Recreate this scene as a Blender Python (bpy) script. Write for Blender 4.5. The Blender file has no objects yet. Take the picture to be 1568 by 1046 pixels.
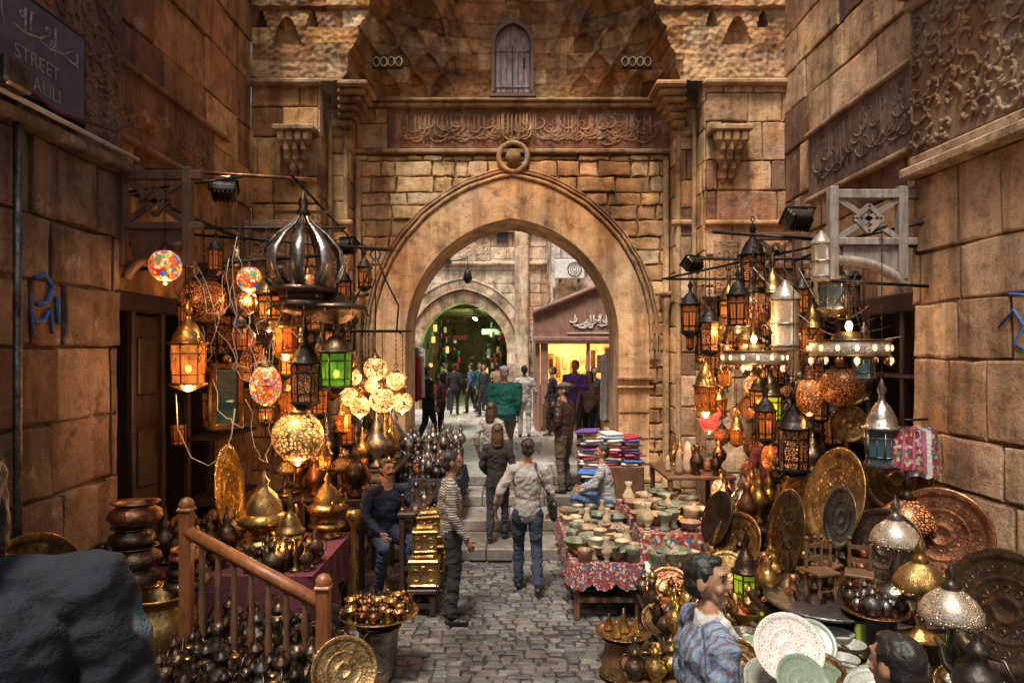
import bpy, math, random
from mathutils import Vector, Matrix, noise
from mathutils.bvhtree import BVHTree
R = random.Random(11)
V = Vector
sc = bpy.context.scene
rad = math.radians

# ------------------------------------------------------------------ materials
MATS = {}
def newmat(name):
    m = bpy.data.materials.new(name); m.use_nodes = True
    nt = m.node_tree
    b = nt.nodes['Principled BSDF']
    MATS[name] = m
    return m, nt, b
def N(nt, t, **kw):
    n = nt.nodes.new(t)
    for k, v in kw.items():
        if k in n.inputs: n.inputs[k].default_value = v
        else: setattr(n, k, v)
    return n
def ramp(nt, fac, stops):
    r = nt.nodes.new('ShaderNodeValToRGB')
    el = r.color_ramp.elements
    while len(el) < len(stops): el.new(0.5)
    for e, (p, c) in zip(el, stops):
        e.position = p; e.color = (c[0], c[1], c[2], 1)
    nt.links.new(fac, r.inputs[0])
    return r.outputs[0]
def mixc(nt, fac, a, b, mode='MIX'):
    n = nt.nodes.new('ShaderNodeMix'); n.data_type = 'RGBA'; n.blend_type = mode
    for sock, val in ((n.inputs[0], fac), (n.inputs[6], a), (n.inputs[7], b)):
        if hasattr(val, 'is_linked'): nt.links.new(val, sock)
        elif isinstance(val, (int, float)): sock.default_value = val
        else: sock.default_value = (val[0], val[1], val[2], 1)
    return n.outputs[2]
def bump(nt, b, h, strength=0.3, dist=0.02):
    n = nt.nodes.new('ShaderNodeBump'); n.inputs['Strength'].default_value = strength
    n.inputs['Distance'].default_value = dist
    nt.links.new(h, n.inputs['Height']); nt.links.new(n.outputs[0], b.inputs['Normal'])
def coord(nt): return nt.nodes.new('ShaderNodeTexCoord').outputs['Object']
def noi(nt, co, scale, detail=4, rough=.6):
    n = N(nt, 'ShaderNodeTexNoise', Scale=scale, Detail=detail, Roughness=rough)
    nt.links.new(co, n.inputs['Vector']); return n.outputs[0]
def mapped(nt, co, loc=(0, 0, 0), scl=(1, 1, 1)):
    mp = N(nt, 'ShaderNodeMapping'); mp.inputs['Location'].default_value = loc; mp.inputs['Scale'].default_value = scl
    nt.links.new(co, mp.inputs[0]); return mp.outputs[0]

def stone_mat(name, tint=(1, 1, 1), dirt=.42, bs=.7, warm=True):
    m, nt, b = newmat(name); co = coord(nt)
    at = N(nt, 'ShaderNodeAttribute', attribute_name='Col').outputs['Color']
    c = mixc(nt, 1.0, at, tint, 'MULTIPLY')
    n1 = noi(nt, co, .9, 7, .68); n2 = noi(nt, co, 5, 8, .72); n3 = noi(nt, co, 38, 5, .7)
    if warm:
        n0 = noi(nt, mapped(nt, co, (7, 3, 1)), .55, 5, .6)
        k0 = ramp(nt, n0, [(.38, (1.12, .80, .56)), (.5, (1.05, .97, .88)), (.66, (1.08, 1.06, 1.06))])
        c = mixc(nt, .9, c, k0, 'MULTIPLY')
        ns = noi(nt, mapped(nt, co, (2, 5, 0), (3.2, 3.2, .35)), 1.0, 6, .65)
        ks = ramp(nt, ns, [(.37, (.42, .37, .33)), (.53, (1, 1, 1))]); c = mixc(nt, .8, c, ks, 'MULTIPLY')
        npl = noi(nt, mapped(nt, co, (11, 1, 4)), 2.3, 7, .7)
        kp = ramp(nt, npl, [(.59, (0, 0, 0)), (.65, (.5, .5, .5))]); c = mixc(nt, kp, c, (.52, .45, .37))
    k = ramp(nt, n1, [(.35, (dirt, dirt*.88, dirt*.76)), (.57, (1.08, 1.05, 1.02))])
    c = mixc(nt, 1.0, c, k, 'MULTIPLY')
    k2 = ramp(nt, n2, [(.33, (.38, .32, .27)), (.47, (.92, .90, .88)), (.7, (1.22, 1.21, 1.2))])
    c = mixc(nt, .95, c, k2, 'MULTIPLY')
    k3 = ramp(nt, n3, [(.34, (.5, .46, .4)), (.5, (1, 1, 1))])
    c = mixc(nt, .6, c, k3, 'MULTIPLY')
    nt.links.new(c, b.inputs['Base Color']); b.inputs['Roughness'].default_value = .92
    mm = nt.nodes.new('ShaderNodeMath'); mm.operation = 'MULTIPLY_ADD'; mm.inputs[1].default_value = .35
    nt.links.new(n3, mm.inputs[0]); nt.links.new(n2, mm.inputs[2])
    bump(nt, b, mm.outputs[0], bs, .05)
stone_mat('stone'); stone_mat('stone_plaster', dirt=.68, bs=.35); stone_mat('paving', dirt=.5, bs=.5, warm=False)
MATS['paving'].node_tree.nodes['Principled BSDF'].inputs['Roughness'].default_value = .55

def metal(name, col, rough=.3, dark=.35, scale=30, bs=.25, patina=None):
    m, nt, b = newmat(name); co = coord(nt)
    n1 = noi(nt, co, 7, 6, .75)
    c = ramp(nt, n1, [(.38, [x*dark for x in (patina or col)]), (.58, col)])
    nb = noi(nt, co, 2.2, 5, .7)                    # broad tarnish
    c = mixc(nt, .85, c, ramp(nt, nb, [(.38, (.34, .28, .24)), (.55, (1, 1, 1))]), 'MULTIPLY')
    oi = nt.nodes.new('ShaderNodeObjectInfo')
    kr = ramp(nt, oi.outputs['Random'], [(0, (.38, .34, .32)), (.5, (.9, .88, .86)), (1, (1.15, 1.1, 1.05))])
    c = mixc(nt, 1.0, c, kr, 'MULTIPLY')
    nt.links.new(c, b.inputs['Base Color'])
    b.inputs['Metallic'].default_value = .92
    r = ramp(nt, n1, [(.34, (rough+.32,)*3), (.62, (rough*.8,)*3)])
    nt.links.new(r, b.inputs['Roughness'])
    v = N(nt, 'ShaderNodeTexVoronoi', Scale=scale); nt.links.new(co, v.inputs['Vector'])
    bump(nt, b, v.outputs[0], bs, .01)
metal('brass', (.78, .48, .16), .24, .28); metal('brass_dark', (.38, .235, .095), .3, .3)
metal('copper', (.56, .25, .13), .3, .35); metal('bronze', (.18, .125, .085), .34, .4)
metal('iron', (.06, .052, .048), .5, .5); metal('silver', (.60, .57, .52), .26, .3)
metal('gold', (.92, .58, .15), .22, .35, 60, .5); metal('pewter', (.25, .235, .22), .36, .4)
metal('brass_engraved', (.58, .385, .145), .28, .3, 130, .35)

def wood(name, c1, c2, rough=.55):
    m, nt, b = newmat(name); co = coord(nt)
    n1 = noi(nt, mapped(nt, co, (0, 0, 0), (9, 9, 1.2)), 3, 6, .7)
    c = ramp(nt, n1, [(.3, c1), (.7, c2)])
    n2 = noi(nt, co, 6, 5, .7); c = mixc(nt, .7, c, ramp(nt, n2, [(.35, (.55, .52, .5)), (.6, (1.1, 1.1, 1.1))]), 'MULTIPLY')
    nt.links.new(c, b.inputs['Base Color']); b.inputs['Roughness'].default_value = rough
    bump(nt, b, n1, .35, .01)
wood('wood_dark', (.016, .008, .006), (.05, .024, .015)); wood('wood_mid', (.08, .036, .018), (.18, .085, .038))
wood('wood_orange', (.16, .05, .016), (.32, .115, .036), .4); wood('wood_grey', (.14, .11, .09), (.38, .32, .27), .8)
wood('shutter_wood', (.12, .07, .06), (.44, .34, .32), .85); wood('kiosk_paint', (.24, .11, .08), (.40, .22, .17), .7)

def plain(name, col, rough=.7, metallic=0, var=.25, scale=12):
    m, nt, b = newmat(name); co = coord(nt)
    n1 = noi(nt, co, scale, 4)
    c = ramp(nt, n1, [(.3, [x*(1-var) for x in col]), (.7, [min(1, x*(1+var*.4)) for x in col])])
    oi = nt.nodes.new('ShaderNodeObjectInfo')
    kr = ramp(nt, oi.outputs['Random'], [(0, (.62, .56, .5)), (1, (1.08, 1.08, 1.08))])
    c = mixc(nt, 1.0, c, kr, 'MULTIPLY')
    nt.links.new(c, b.inputs['Base Color']); b.inputs['Roughness'].default_value = rough
    b.inputs['Metallic'].default_value = metallic
plain('dark_interior', (.012, .009, .007), .9); plain('alabaster', (.55, .43, .28), .45, 0, .5); plain('alabaster_green', (.20, .22, .15), .4, 0, .5)
plain('alabaster_pink', (.38, .23, .14), .4, 0, .4); plain('paint_white', (.7, .68, .64), .6); plain('wire_white', (.6, .54, .42), .5)
plain('graffiti_blue', (.03, .13, .42), .7); plain('sign_blue', (.10, .105, .175), .45, 0, .5, 6); plain('sign_text', (.42, .39, .37), .6, 0, .7, 30)
plain('black_plastic', (.02, .02, .02), .4); plain('mirror_teal', (.05, .16, .17), .1, .5)

def cloth(name, col, kind=None, col2=None, sc_=40, rough=.9):
    m, nt, b = newmat(name); co = coord(nt)
    n1 = noi(nt, co, 9, 4)
    c = ramp(nt, n1, [(.3, [x*.65 for x in col]), (.7, [min(1, x*1.1) for x in col])])
    if kind == 'stripe':
        w = N(nt, 'ShaderNodeTexWave', Scale=sc_, Distortion=.3); w.bands_direction = 'Z'
        nt.links.new(co, w.inputs['Vector'])
        f = ramp(nt, w.outputs[1], [(.48, (0,)*3), (.55, (1,)*3)])
        c = mixc(nt, f, c, col2)
    elif kind == 'knit':
        v = N(nt, 'ShaderNodeTexWave', Scale=6.5, Distortion=4, Detail=2.0); v.bands_direction = 'X'
        v.inputs['Detail Scale'].default_value = 4
        nt.links.new(co, v.inputs['Vector'])
        c1 = ramp(nt, v.outputs[1], [(.06, (.15, .085, .095)), (.18, (.095, .15, .25)), (.5, (.17, .245, .35)), (.75, (.12, .18, .285)), (.94, (.25, .26, .29))])
        w = N(nt, 'ShaderNodeTexWave', Scale=75, Distortion=3); w.bands_direction = 'Z'; nt.links.new(co, w.inputs['Vector'])
        f = ramp(nt, w.outputs[1], [(.2, (.6,)*3), (.8, (1.1,)*3)])
        c = mixc(nt, 1.0, c1, f, 'MULTIPLY')
    elif kind == 'patch':
        n2 = noi(nt, co, 6.5, 1.5, .5)
        v = N(nt, 'ShaderNodeTexNoise', Scale=5, Detail=1.0); nt.links.new(co, v.inputs['Vector'])
        cc = ramp(nt, v.outputs[0], [(.38, (.09, .008, .025)), (.46, (.07, .04, .13)), (.53, (.008, .045, .035)), (.61, (.13, .15, .18))])
        f = ramp(nt, n2, [(.54, (0,)*3), (.64, (1,)*3)])
        c = mixc(nt, f, c, cc)
    elif kind == 'folk':
        v = N(nt, 'ShaderNodeTexVoronoi', Scale=sc_); nt.links.new(co, v.inputs['Vector'])
        sp = nt.nodes.new('ShaderNodeSeparateColor'); nt.links.new(v.outputs['Color'], sp.inputs[0])
        c = ramp(nt, sp.outputs[0], [(.0, (.24, .02, .025)), (.40, (.28, .035, .035)), (.5, (.05, .09, .20)), (.65, (.42, .37, .28)), (.8, (.30, .16, .05)), (.92, (.03, .13, .12))])
        c.node.color_ramp.interpolation = 'CONSTANT'
    nt.links.new(c, b.inputs['Base Color']); b.inputs['Roughness'].default_value = rough
    n4 = noi(nt, co, 14, 5, .65); bump(nt, b, n4, .6, .03)
cloth('c_grey', (.34, .31, .275)); cloth('c_black', (.018, .016, .018)); cloth('c_navy', (.02, .025, .05)); cloth('c_jeans', (.022, .032, .06))
cloth('c_stripe', (.36, .32, .265), 'stripe', (.05, .045, .04), 13); cloth('c_green', (.006, .10, .075)); cloth('c_white', (.62, .58, .52))
cloth('c_purple', (.14, .06, .27)); cloth('c_leather', (.045, .02, .014), rough=.35); cloth('c_khaki', (.10, .082, .055)); cloth('c_knit', (.2, .3, .4), 'knit')
cloth('c_patch', (.008, .010, .016), 'patch'); cloth('c_stripe2', (.02, .03, .06), 'stripe', (.5, .5, .5), 16); cloth('c_maroon', (.11, .02, .03))
cloth('c_folk', (1, 1, 1), 'folk', None, 55); cloth('c_folk2', (1, 1, 1), 'folk', None, 30); cloth('c_red', (.35, .03, .04)); cloth('c_blue', (.06, .16, .42)); cloth('c_cream', (.5, .42, .31))
cloth('c_pink', (.42, .12, .19)); cloth('c_orange', (.5, .22, .06)); cloth('c_sky', (.25, .38, .5)); cloth('hair_black', (.012, .009, .007), rough=.5); cloth('hair_brown', (.06, .028, .014), rough=.5)
cloth('hair_grey', (.3, .28, .26), rough=.6); cloth('shoe', (.02, .015, .012), rough=.4); cloth('c_tan', (.30, .19, .11)); cloth('c_denim', (.06, .10, .19))
def skinm(name, col):
    m, nt, b = newmat(name); co = coord(nt)
    n1 = noi(nt, co, 14, 5, .7)
    c = ramp(nt, n1, [(.3, [x*.7 for x in col]), (.65, col)])
    nt.links.new(c, b.inputs['Base Color']); b.inputs['Roughness'].default_value = .5
    b.inputs['Subsurface Weight'].default_value = .08
    n2 = noi(nt, co, 60, 3); bump(nt, b, n2, .25, .006)
skinm('skin', (.40, .205, .12)); skinm('skin_dark', (.30, .145, .085)); plain('eye', (.03, .02, .015), .2); plain('lip', (.28, .12, .085), .5)

def emit(name, col, s, kind=None, col2=None, sc_=30):
    m, nt, b = newmat(name); co = coord(nt)
    b.inputs['Base Color'].default_value = (*col, 1); b.inputs['Roughness'].default_value = .35
    b.inputs['Emission Color'].default_value = (*col, 1); b.inputs['Emission Strength'].default_value = s
    if kind == 'pierced':
        v = N(nt, 'ShaderNodeTexVoronoi', Scale=sc_); v.feature = 'DISTANCE_TO_EDGE'; nt.links.new(co, v.inputs['Vector'])
        f = ramp(nt, v.outputs[0], [(.10, (0,)*3), (.22, (1,)*3)])
        n1 = noi(nt, co, 6, 2); k = ramp(nt, n1, [(.38, (.18,)*3), (.65, (1,)*3)])
        f2 = mixc(nt, 1.0, f, k, 'MULTIPLY')
        mu = nt.nodes.new('ShaderNodeMath'); mu.operation = 'MULTIPLY'; mu.inputs[1].default_value = s
        nt.links.new(f2, mu.inputs[0]); nt.links.new(mu.outputs[0], b.inputs['Emission Strength'])
        nt.links.new(mixc(nt, f, col2, col), b.inputs['Base Color'])
        inv = nt.nodes.new('ShaderNodeMath'); inv.operation = 'SUBTRACT'; inv.inputs[0].default_value = 1.0
        nt.links.new(f, inv.inputs[1]); nt.links.new(inv.outputs[0], b.inputs['Metallic'])
        bump(nt, b, f, .6, .01)
    elif kind == 'mosaic':
        v = N(nt, 'ShaderNodeTexVoronoi', Scale=sc_); nt.links.new(co, v.inputs['Vector'])
        v2 = N(nt, 'ShaderNodeTexVoronoi', Scale=sc_); v2.feature = 'DISTANCE_TO_EDGE'; nt.links.new(co, v2.inputs['Vector'])
        sp = nt.nodes.new('ShaderNodeSeparateColor'); nt.links.new(v.outputs['Color'], sp.inputs[0])
        c = ramp(nt, sp.outputs[0], [(0, (1, .12, .02)), (.3, (1, .42, .04)), (.5, (.9, .7, .35)), (.62, (.03, .22, .6)), (.74, (.8, .02, .03)), (.9, (.04, .4, .1))])
        c.node.color_ramp.interpolation = 'CONSTANT'
        f = ramp(nt, v2.outputs[0], [(.05, (0,)*3), (.1, (1,)*3)])
        mu = nt.nodes.new('ShaderNodeMath'); mu.operation = 'MULTIPLY'; mu.inputs[1].default_value = s
        nt.links.new(f, mu.inputs[0]); nt.links.new(mu.outputs[0], b.inputs['Emission Strength'])
        nt.links.new(c, b.inputs['Emission Color']); nt.links.new(c, b.inputs['Base Color'])
    elif kind == 'cloudy':
        n1 = noi(nt, co, sc_, 3)
        c = ramp(nt, n1, [(.35, [x*.25 for x in col]), (.62, col)])
        nt.links.new(c, b.inputs['Emission Color'])
    elif kind == 'glass':
        n1 = noi(nt, co, sc_, 3)
        c = ramp(nt, n1, [(.38, [x*.18 for x in col]), (.66, col)])
        nt.links.new(c, b.inputs['Emission Color'])
        tr = nt.nodes.new('ShaderNodeBsdfTransparent'); tr.inputs[0].default_value = (min(1, col[0]*.9+.1), col[1]*.8+.1, col[2]*.6+.05, 1)
        mx = nt.nodes.new('ShaderNodeMixShader'); mx.inputs[0].default_value = .5
        nt.links.new(tr.outputs[0], mx.inputs[1]); nt.links.new(b.outputs[0], mx.inputs[2]); nt.links.new(mx.outputs[0], nt.nodes['Material Output'].inputs[0])
    return m
emit('glow_warm', (1, .40, .08), .95, 'glass', None, 9); emit('glow_globe', (1, .50, .17), 5.0, 'pierced', (.75, .45, .15), 42); emit('bulb', (1, .66, .28), 20)
emit('glow_green', (.24, .60, .04), .6, 'glass', None, 9); emit('glow_yellow', (.60, .75, .05), 1.0, 'glass', None, 8); emit('glow_red', (1, .08, .06), 1.3, 'cloudy', None, 12)
emit('glow_dim', (.8, .25, .05), .12, 'glass', None, 8); emit('glow_copper', (1, .30, .06), .3, 'pierced', (.5, .22, .1), 40); emit('glow_white', (1, .72, .40), 1.6, 'cloudy', None, 12)
emit('pierced_gold', (1, .55, .17), 1.7, 'pierced', (.8, .45, .13), 26); emit('pierced_silver', (.5, .33, .18), .12, 'pierced', (.5, .47, .43), 70)
emit('pierced_bronze', (.6, .2, .06), .18, 'pierced', (.14, .08, .045), 42); emit('mosaic', (1, .4, .1), 1.1, 'mosaic', None, 34); emit('mosaic_fine', (1, .4, .1), 1.0, 'mosaic', None, 50)
emit('shop_light', (1, .50, .13), 1.9, 'cloudy', None, 5); emit('green_tube', (.55, 1, .4), 20); emit('glass_blue', (.04, .08, .10), .02)
plain('salt', (.50, .36, .25), .5, 0, .4)

def ceramic(name, base, pat, sc_):
    m, nt, b = newmat(name); co = coord(nt)
    v = N(nt, 'ShaderNodeTexVoronoi', Scale=sc_); nt.links.new(co, v.inputs['Vector'])
    c = ramp(nt, v.outputs[0], [(.18, pat), (.26, base), (.5, base), (.56, pat), (.62, base)])
    nt.links.new(c, b.inputs['Base Color']); b.inputs['Roughness'].default_value = .3
ceramic('ceramic_floral', (.56, .54, .47), (.26, .14, .19), 20); ceramic('ceramic_green', (.19, .235, .165), (.09, .12, .09), 22); ceramic('ceramic_grey', (.28, .28, .23), (.17, .19, .15), 11)

# ------------------------------------------------------------------ mesh builder
class MB:
    def __init__(s): s.v = []; s.f = []; s.m = []; s.c = []; s.sm = []; s.mats = []
    def mi(s, m):
        if m not in s.mats: s.mats.append(m)
        return s.mats.index(m)
    def add(s, vs, fs, mat, col=(1, 1, 1), smooth=False):
        b = len(s.v)
        s.v += [tuple(p) for p in vs]
        k = s.mi(mat)
        for f in fs:
            s.f.append([b+i for i in f]); s.m.append(k); s.c.append(col); s.sm.append(smooth)
    def box(s, c, d, mat, rz=0, col=(1, 1, 1), bev=0.0, ry=0, rx=0):
        hx, hy, hz = d[0]/2, d[1]/2, d[2]/2
        T = Matrix.Translation(V(c)) @ Matrix.Rotation(rz, 4, 'Z') @ Matrix.Rotation(ry, 4, 'Y') @ Matrix.Rotation(rx, 4, 'X')
        e = min(bev, hx*.9, hy*.9, hz*.9)
        if e <= 0:
            vs = [T @ V((x, y, z)) for x in (-hx, hx) for y in (-hy, hy) for z in (-hz, hz)]
            fs = [(0, 1, 3, 2), (4, 6, 7, 5), (0, 4, 5, 1), (2, 3, 7, 6), (0, 2, 6, 4), (1, 5, 7, 3)]
            s.add(vs, fs, mat, col); return
        P = []; idx = {}
        for sx in (-1, 1):
            for sy in (-1, 1):
                for sz in (-1, 1):
                    for ax in range(3):
                        q = [hx*sx, hy*sy, hz*sz]
                        for a in range(3):
                            if a != ax: q[a] -= e*(sx, sy, sz)[a]
                        idx[(sx, sy, sz, ax)] = len(P); P.append(T @ V(q))
        fs = []
        for ax in range(3):
            o = [a for a in range(3) if a != ax]
            for sg in (-1, 1):
                f = []
                for (a, b_) in ((-1, -1), (1, -1), (1, 1), (-1, 1)):
                    k = [0, 0, 0]; k[ax] = sg; k[o[0]] = a; k[o[1]] = b_
                    f.append(idx[(*k, ax)])
                fs.append(f)
        for ax in range(3):
            o = [a for a in range(3) if a != ax]
            for a in (-1, 1):
                for b_ in (-1, 1):
                    k1 = [0, 0, 0]; k2 = [0, 0, 0]; k1[ax] = -1; k2[ax] = 1
                    for k in (k1, k2): k[o[0]] = a; k[o[1]] = b_
                    fs.append([idx[(*k1, o[0])], idx[(*k2, o[0])], idx[(*k2, o[1])], idx[(*k1, o[1])]])
        for sx in (-1, 1):
            for sy in (-1, 1):
                for sz in (-1, 1): fs.append([idx[(sx, sy, sz, a)] for a in range(3)])
        s.add(P, fs, mat, col)
    def lathe(s, prof, mat, c=(0, 0, 0), seg=20, T=None, smooth=True, col=(1, 1, 1), off=0.0):
        T = Matrix.Translation(V(c)) @ (T or Matrix.Identity(4))
        vs = []; fs = []
        for (r, z) in prof:
            for i in range(seg):
                a = off+2*math.pi*i/seg; vs.append(T @ V((r*math.cos(a), r*math.sin(a), z)))
        for j in range(len(prof)-1):
            for i in range(seg):
                k = (i+1) % seg
                fs.append((j*seg+i, j*seg+k, (j+1)*seg+k, (j+1)*seg+i))
        s.add(vs, fs, mat, col, smooth)
    def sphere(s, c, r, mat, seg=14, sq=(1, 1, 1), T=None):
        n = max(6, seg//2)
        S = Matrix.Diagonal((sq[0], sq[1], sq[2], 1))
        s.lathe([(max(1e-4, r*math.sin(math.pi*j/n)), -r*math.cos(math.pi*j/n)) for j in range(n+1)], mat, c, seg, (T or Matrix.Identity(4)) @ S)
    def tube(s, pts, r, mat, seg=6, closed=False, smooth=True, col=(1, 1, 1), flat=None):
        pts = [V(p) for p in pts]; n = len(pts); vs = []; fs = []; up = V((0, 0, 1))
        prev = None
        for i, p in enumerate(pts):
            a = pts[(i-1) % n] if (closed or i > 0) else p; b = pts[(i+1) % n] if (closed or i < n-1) else p
            d = (b-a); d = d.normalized() if d.length > 1e-9 else up
            if prev is None:
                x = d.cross(up if abs(d.z) < .95 else V((1, 0, 0))).normalized()
            else:
                x = (prev-d*prev.dot(d)); x = x.normalized() if x.length > 1e-6 else d.orthogonal().normalized()
            prev = x; y = d.cross(x)
            rr = r[i] if isinstance(r, (list, tuple)) else r
            for k in range(seg):
                t = 2*math.pi*k/seg; vs.append(p+x*rr*math.cos(t)+y*rr*math.sin(t))
        for i in range(n if closed else n-1):
            j = (i+1) % n
            for k in range(seg):
                l = (k+1) % seg; fs.append((i*seg+k, i*seg+l, j*seg+l, j*seg+k))
        if not closed: fs.append(list(range(seg))[::-1]); fs.append([(n-1)*seg+k for k in range(seg)])
        s.add(vs, fs, mat, col, smooth)
    def mesh(s, name):
        me = bpy.data.meshes.new(name); me.from_pydata(s.v, [], s.f)
        for m in s.mats: me.materials.append(MATS[m])
        me.polygons.foreach_set('material_index', s.m); me.polygons.foreach_set('use_smooth', s.sm)
        at = me.color_attributes.new('Col', 'FLOAT_COLOR', 'CORNER')
        buf = []
        for f, c in zip(s.f, s.c): buf += [c[0], c[1], c[2], 1.0]*len(f)
        at.data.foreach_set('color', buf); me.update()
        return me
    def obj(s, name, loc=(0, 0, 0), rz=0, parent=None):
        o = bpy.data.objects.new(name, s.mesh(name)); sc.collection.objects.link(o)
        o.location = loc; o.rotation_euler = (0, 0, rz)
        if parent: o.parent = parent
        return o
def inst(name, me, loc, rz=0, s=1, rx=0, ry=0):
    o = bpy.data.objects.new(name, me); sc.collection.objects.link(o); o.location = loc
    o.rotation_euler = (rx, ry, rz); o.scale = (s, s, s) if not isinstance(s, tuple) else s
    return o
LG = 1.55
def plight(name, loc, w, col=(1, .50, .19), r=.03, parent=None):
    l = bpy.data.lights.new(name, 'POINT'); l.energy = w*LG; l.color = col; l.shadow_soft_size = r
    o = bpy.data.objects.new(name, l); sc.collection.objects.link(o); o.location = loc
    if parent: o.parent = parent
    return o

# ------------------------------------------------------------------ stone walls
PAL_GATE = [(.62, .425, .22)]*4+[(.69, .50, .29)]*3+[(.55, .36, .165)]*2+[(.42, .255, .12)]*2+[(.71, .57, .37)]
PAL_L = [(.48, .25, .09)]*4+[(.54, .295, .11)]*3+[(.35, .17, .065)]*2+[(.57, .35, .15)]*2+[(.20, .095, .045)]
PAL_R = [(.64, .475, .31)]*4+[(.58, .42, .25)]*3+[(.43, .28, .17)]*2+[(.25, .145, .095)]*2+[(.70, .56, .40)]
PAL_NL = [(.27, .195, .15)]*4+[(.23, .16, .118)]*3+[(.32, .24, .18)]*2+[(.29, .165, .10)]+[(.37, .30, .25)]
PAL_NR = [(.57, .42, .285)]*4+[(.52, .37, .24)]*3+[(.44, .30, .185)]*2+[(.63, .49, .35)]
PAL_FAR = [(.72, .66, .56)]*3+[(.68, .61, .50)]*2+[(.58, .50, .39)]
def jit(c, rr, a=.12):
    k = 1+rr.uniform(-a, a); return (c[0]*k, c[1]*k*(1+rr.uniform(-.03, .03)), c[2]*k*(1+rr.uniform(-.06, .06)))
def blocks(mb, O, U, Nn, w, z0, z1, ch, bl, pal, seed, trim=None, gap=.007, proud=.016, mat='stone', rough=.006):
    rr = random.Random(seed); O = V(O); U = V(U).normalized(); Nn = V(Nn).normalized(); Z = V((0, 0, 1))
    z = z0
    while z < z1-.02:
        h = min(ch*rr.uniform(.80, 1.22), z1-z)
        if z1-(z+h) < ch*.35: h = z1-z
        u = -bl*rr.random()
        while u < w:
            l = bl*rr.uniform(.45, 1.6); a, b = max(u, 0), min(u+l, w); u += l
            if b-a < .02: continue
            segs = [(a, b)]
            if trim: segs = trim(a, b, z, z+h)
            for (a2, b2) in segs:
                if b2-a2 < .03: continue
                p = proud*rr.uniform(.1, 1.6); c = jit(rr.choice(pal), rr, .17)
                q = [O+U*uu+Z*zz-Nn*.012 for (uu, zz) in ((a2, z), (b2, z), (b2, z+h), (a2, z+h))]
                g = gap
                cu, cz = (a2+b2)/2, z+h/2; hw, hh = (b2-a2)/2-g, h/2-g
                out = []
                for (sx, sz) in ((-1, -1), (-.25, -1), (.35, -1), (1, -1), (1, .15), (1, 1), (.3, 1), (-.3, 1), (-1, 1), (-1, -.1)):
                    jx = rr.uniform(-rough*1.4, rough*.4); jz = rr.uniform(-rough*1.4, rough*.4)
                    ux = cu+sx*(hw+ (jx if abs(sx) == 1 else 0))+(rr.uniform(-.1, .1)*hw if abs(sx) < 1 else 0); zz = cz+sz*(hh+(jz if abs(sz) == 1 else 0))
                    out.append((ux, zz, sx, sz))
                n = len(out)
                m1 = [O+U*ux+Z*zz-Nn*.012 for ux, zz, _, _ in out]
                m2 = [m+Nn*(p+.006) for m in m1]
                m3 = []
                for (ux, zz, sx, sz) in out:
                    e = rr.uniform(.006, .028)
                    m3.append(O+U*(ux-(e*sx if abs(sx) == 1 else 0))+Z*(zz-(e*sz if abs(sz) == 1 else 0))+Nn*(p+.002+rr.uniform(-.004, .003)))
                cc = O+U*cu+Z*cz+Nn*(p+.002+rr.uniform(-.004, .006))
                dk = (c[0]*.45, c[1]*.42, c[2]*.38)
                mb.add(q, [(0, 1, 2, 3)], mat, dk)
                fs = []
                for i in range(n):
                    j = (i+1) % n; fs.append((i, j, n+j, n+i)); fs.append((n+i, n+j, 2*n+j, 2*n+i)); fs.append((2*n+i, 2*n+j, 3*n))
                mb.add(m1+m2+m3+[cc], fs, mat, c)
        z += h

def arch_half(w, h, z):
    c = (h*h-w*w)/(2*w); r = w+c
    if z <= 0: return w
    if z >= h: return 0
    return max(0, math.sqrt(max(0, r*r-z*z))-c)
def arch_pts(w, h, z0, zb, n=18, cx=0):
    c = (h*h-w*w)/(2*w); r = w+c; amax = math.asin(min(1, h/r))
    L = [(-w, zb+(z0-zb)*i/5) for i in range(5)]
    L += [(c-r*math.cos(amax*i/n), z0+r*math.sin(amax*i/n)) for i in range(n+1)]
    return [(cx+x, z) for x, z in L]+[(cx-x, z) for x, z in L[-2::-1]]
def arch_ring(mb, inner, outer, yf, yb, pal, seed, mat='stone', per=1):
    rr = random.Random(seed); n = len(inner)
    for i in range(n-1):
        if i % per == 0: c = jit(rr.choice(pal), rr, .06)
        a, b = inner[i], inner[i+1]; p, q = outer[i], outer[i+1]
        vs = [(a[0], yf, a[1]), (b[0], yf, b[1]), (q[0], yf, q[1]), (p[0], yf, p[1]),
              (a[0], yb, a[1]), (b[0], yb, b[1]), (q[0], yb, q[1]), (p[0], yb, p[1])]
        mb.add(vs, [(0, 1, 2, 3), (0, 4, 5, 1), (3, 2, 6, 7), (4, 7, 6, 5)], mat, c)

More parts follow.
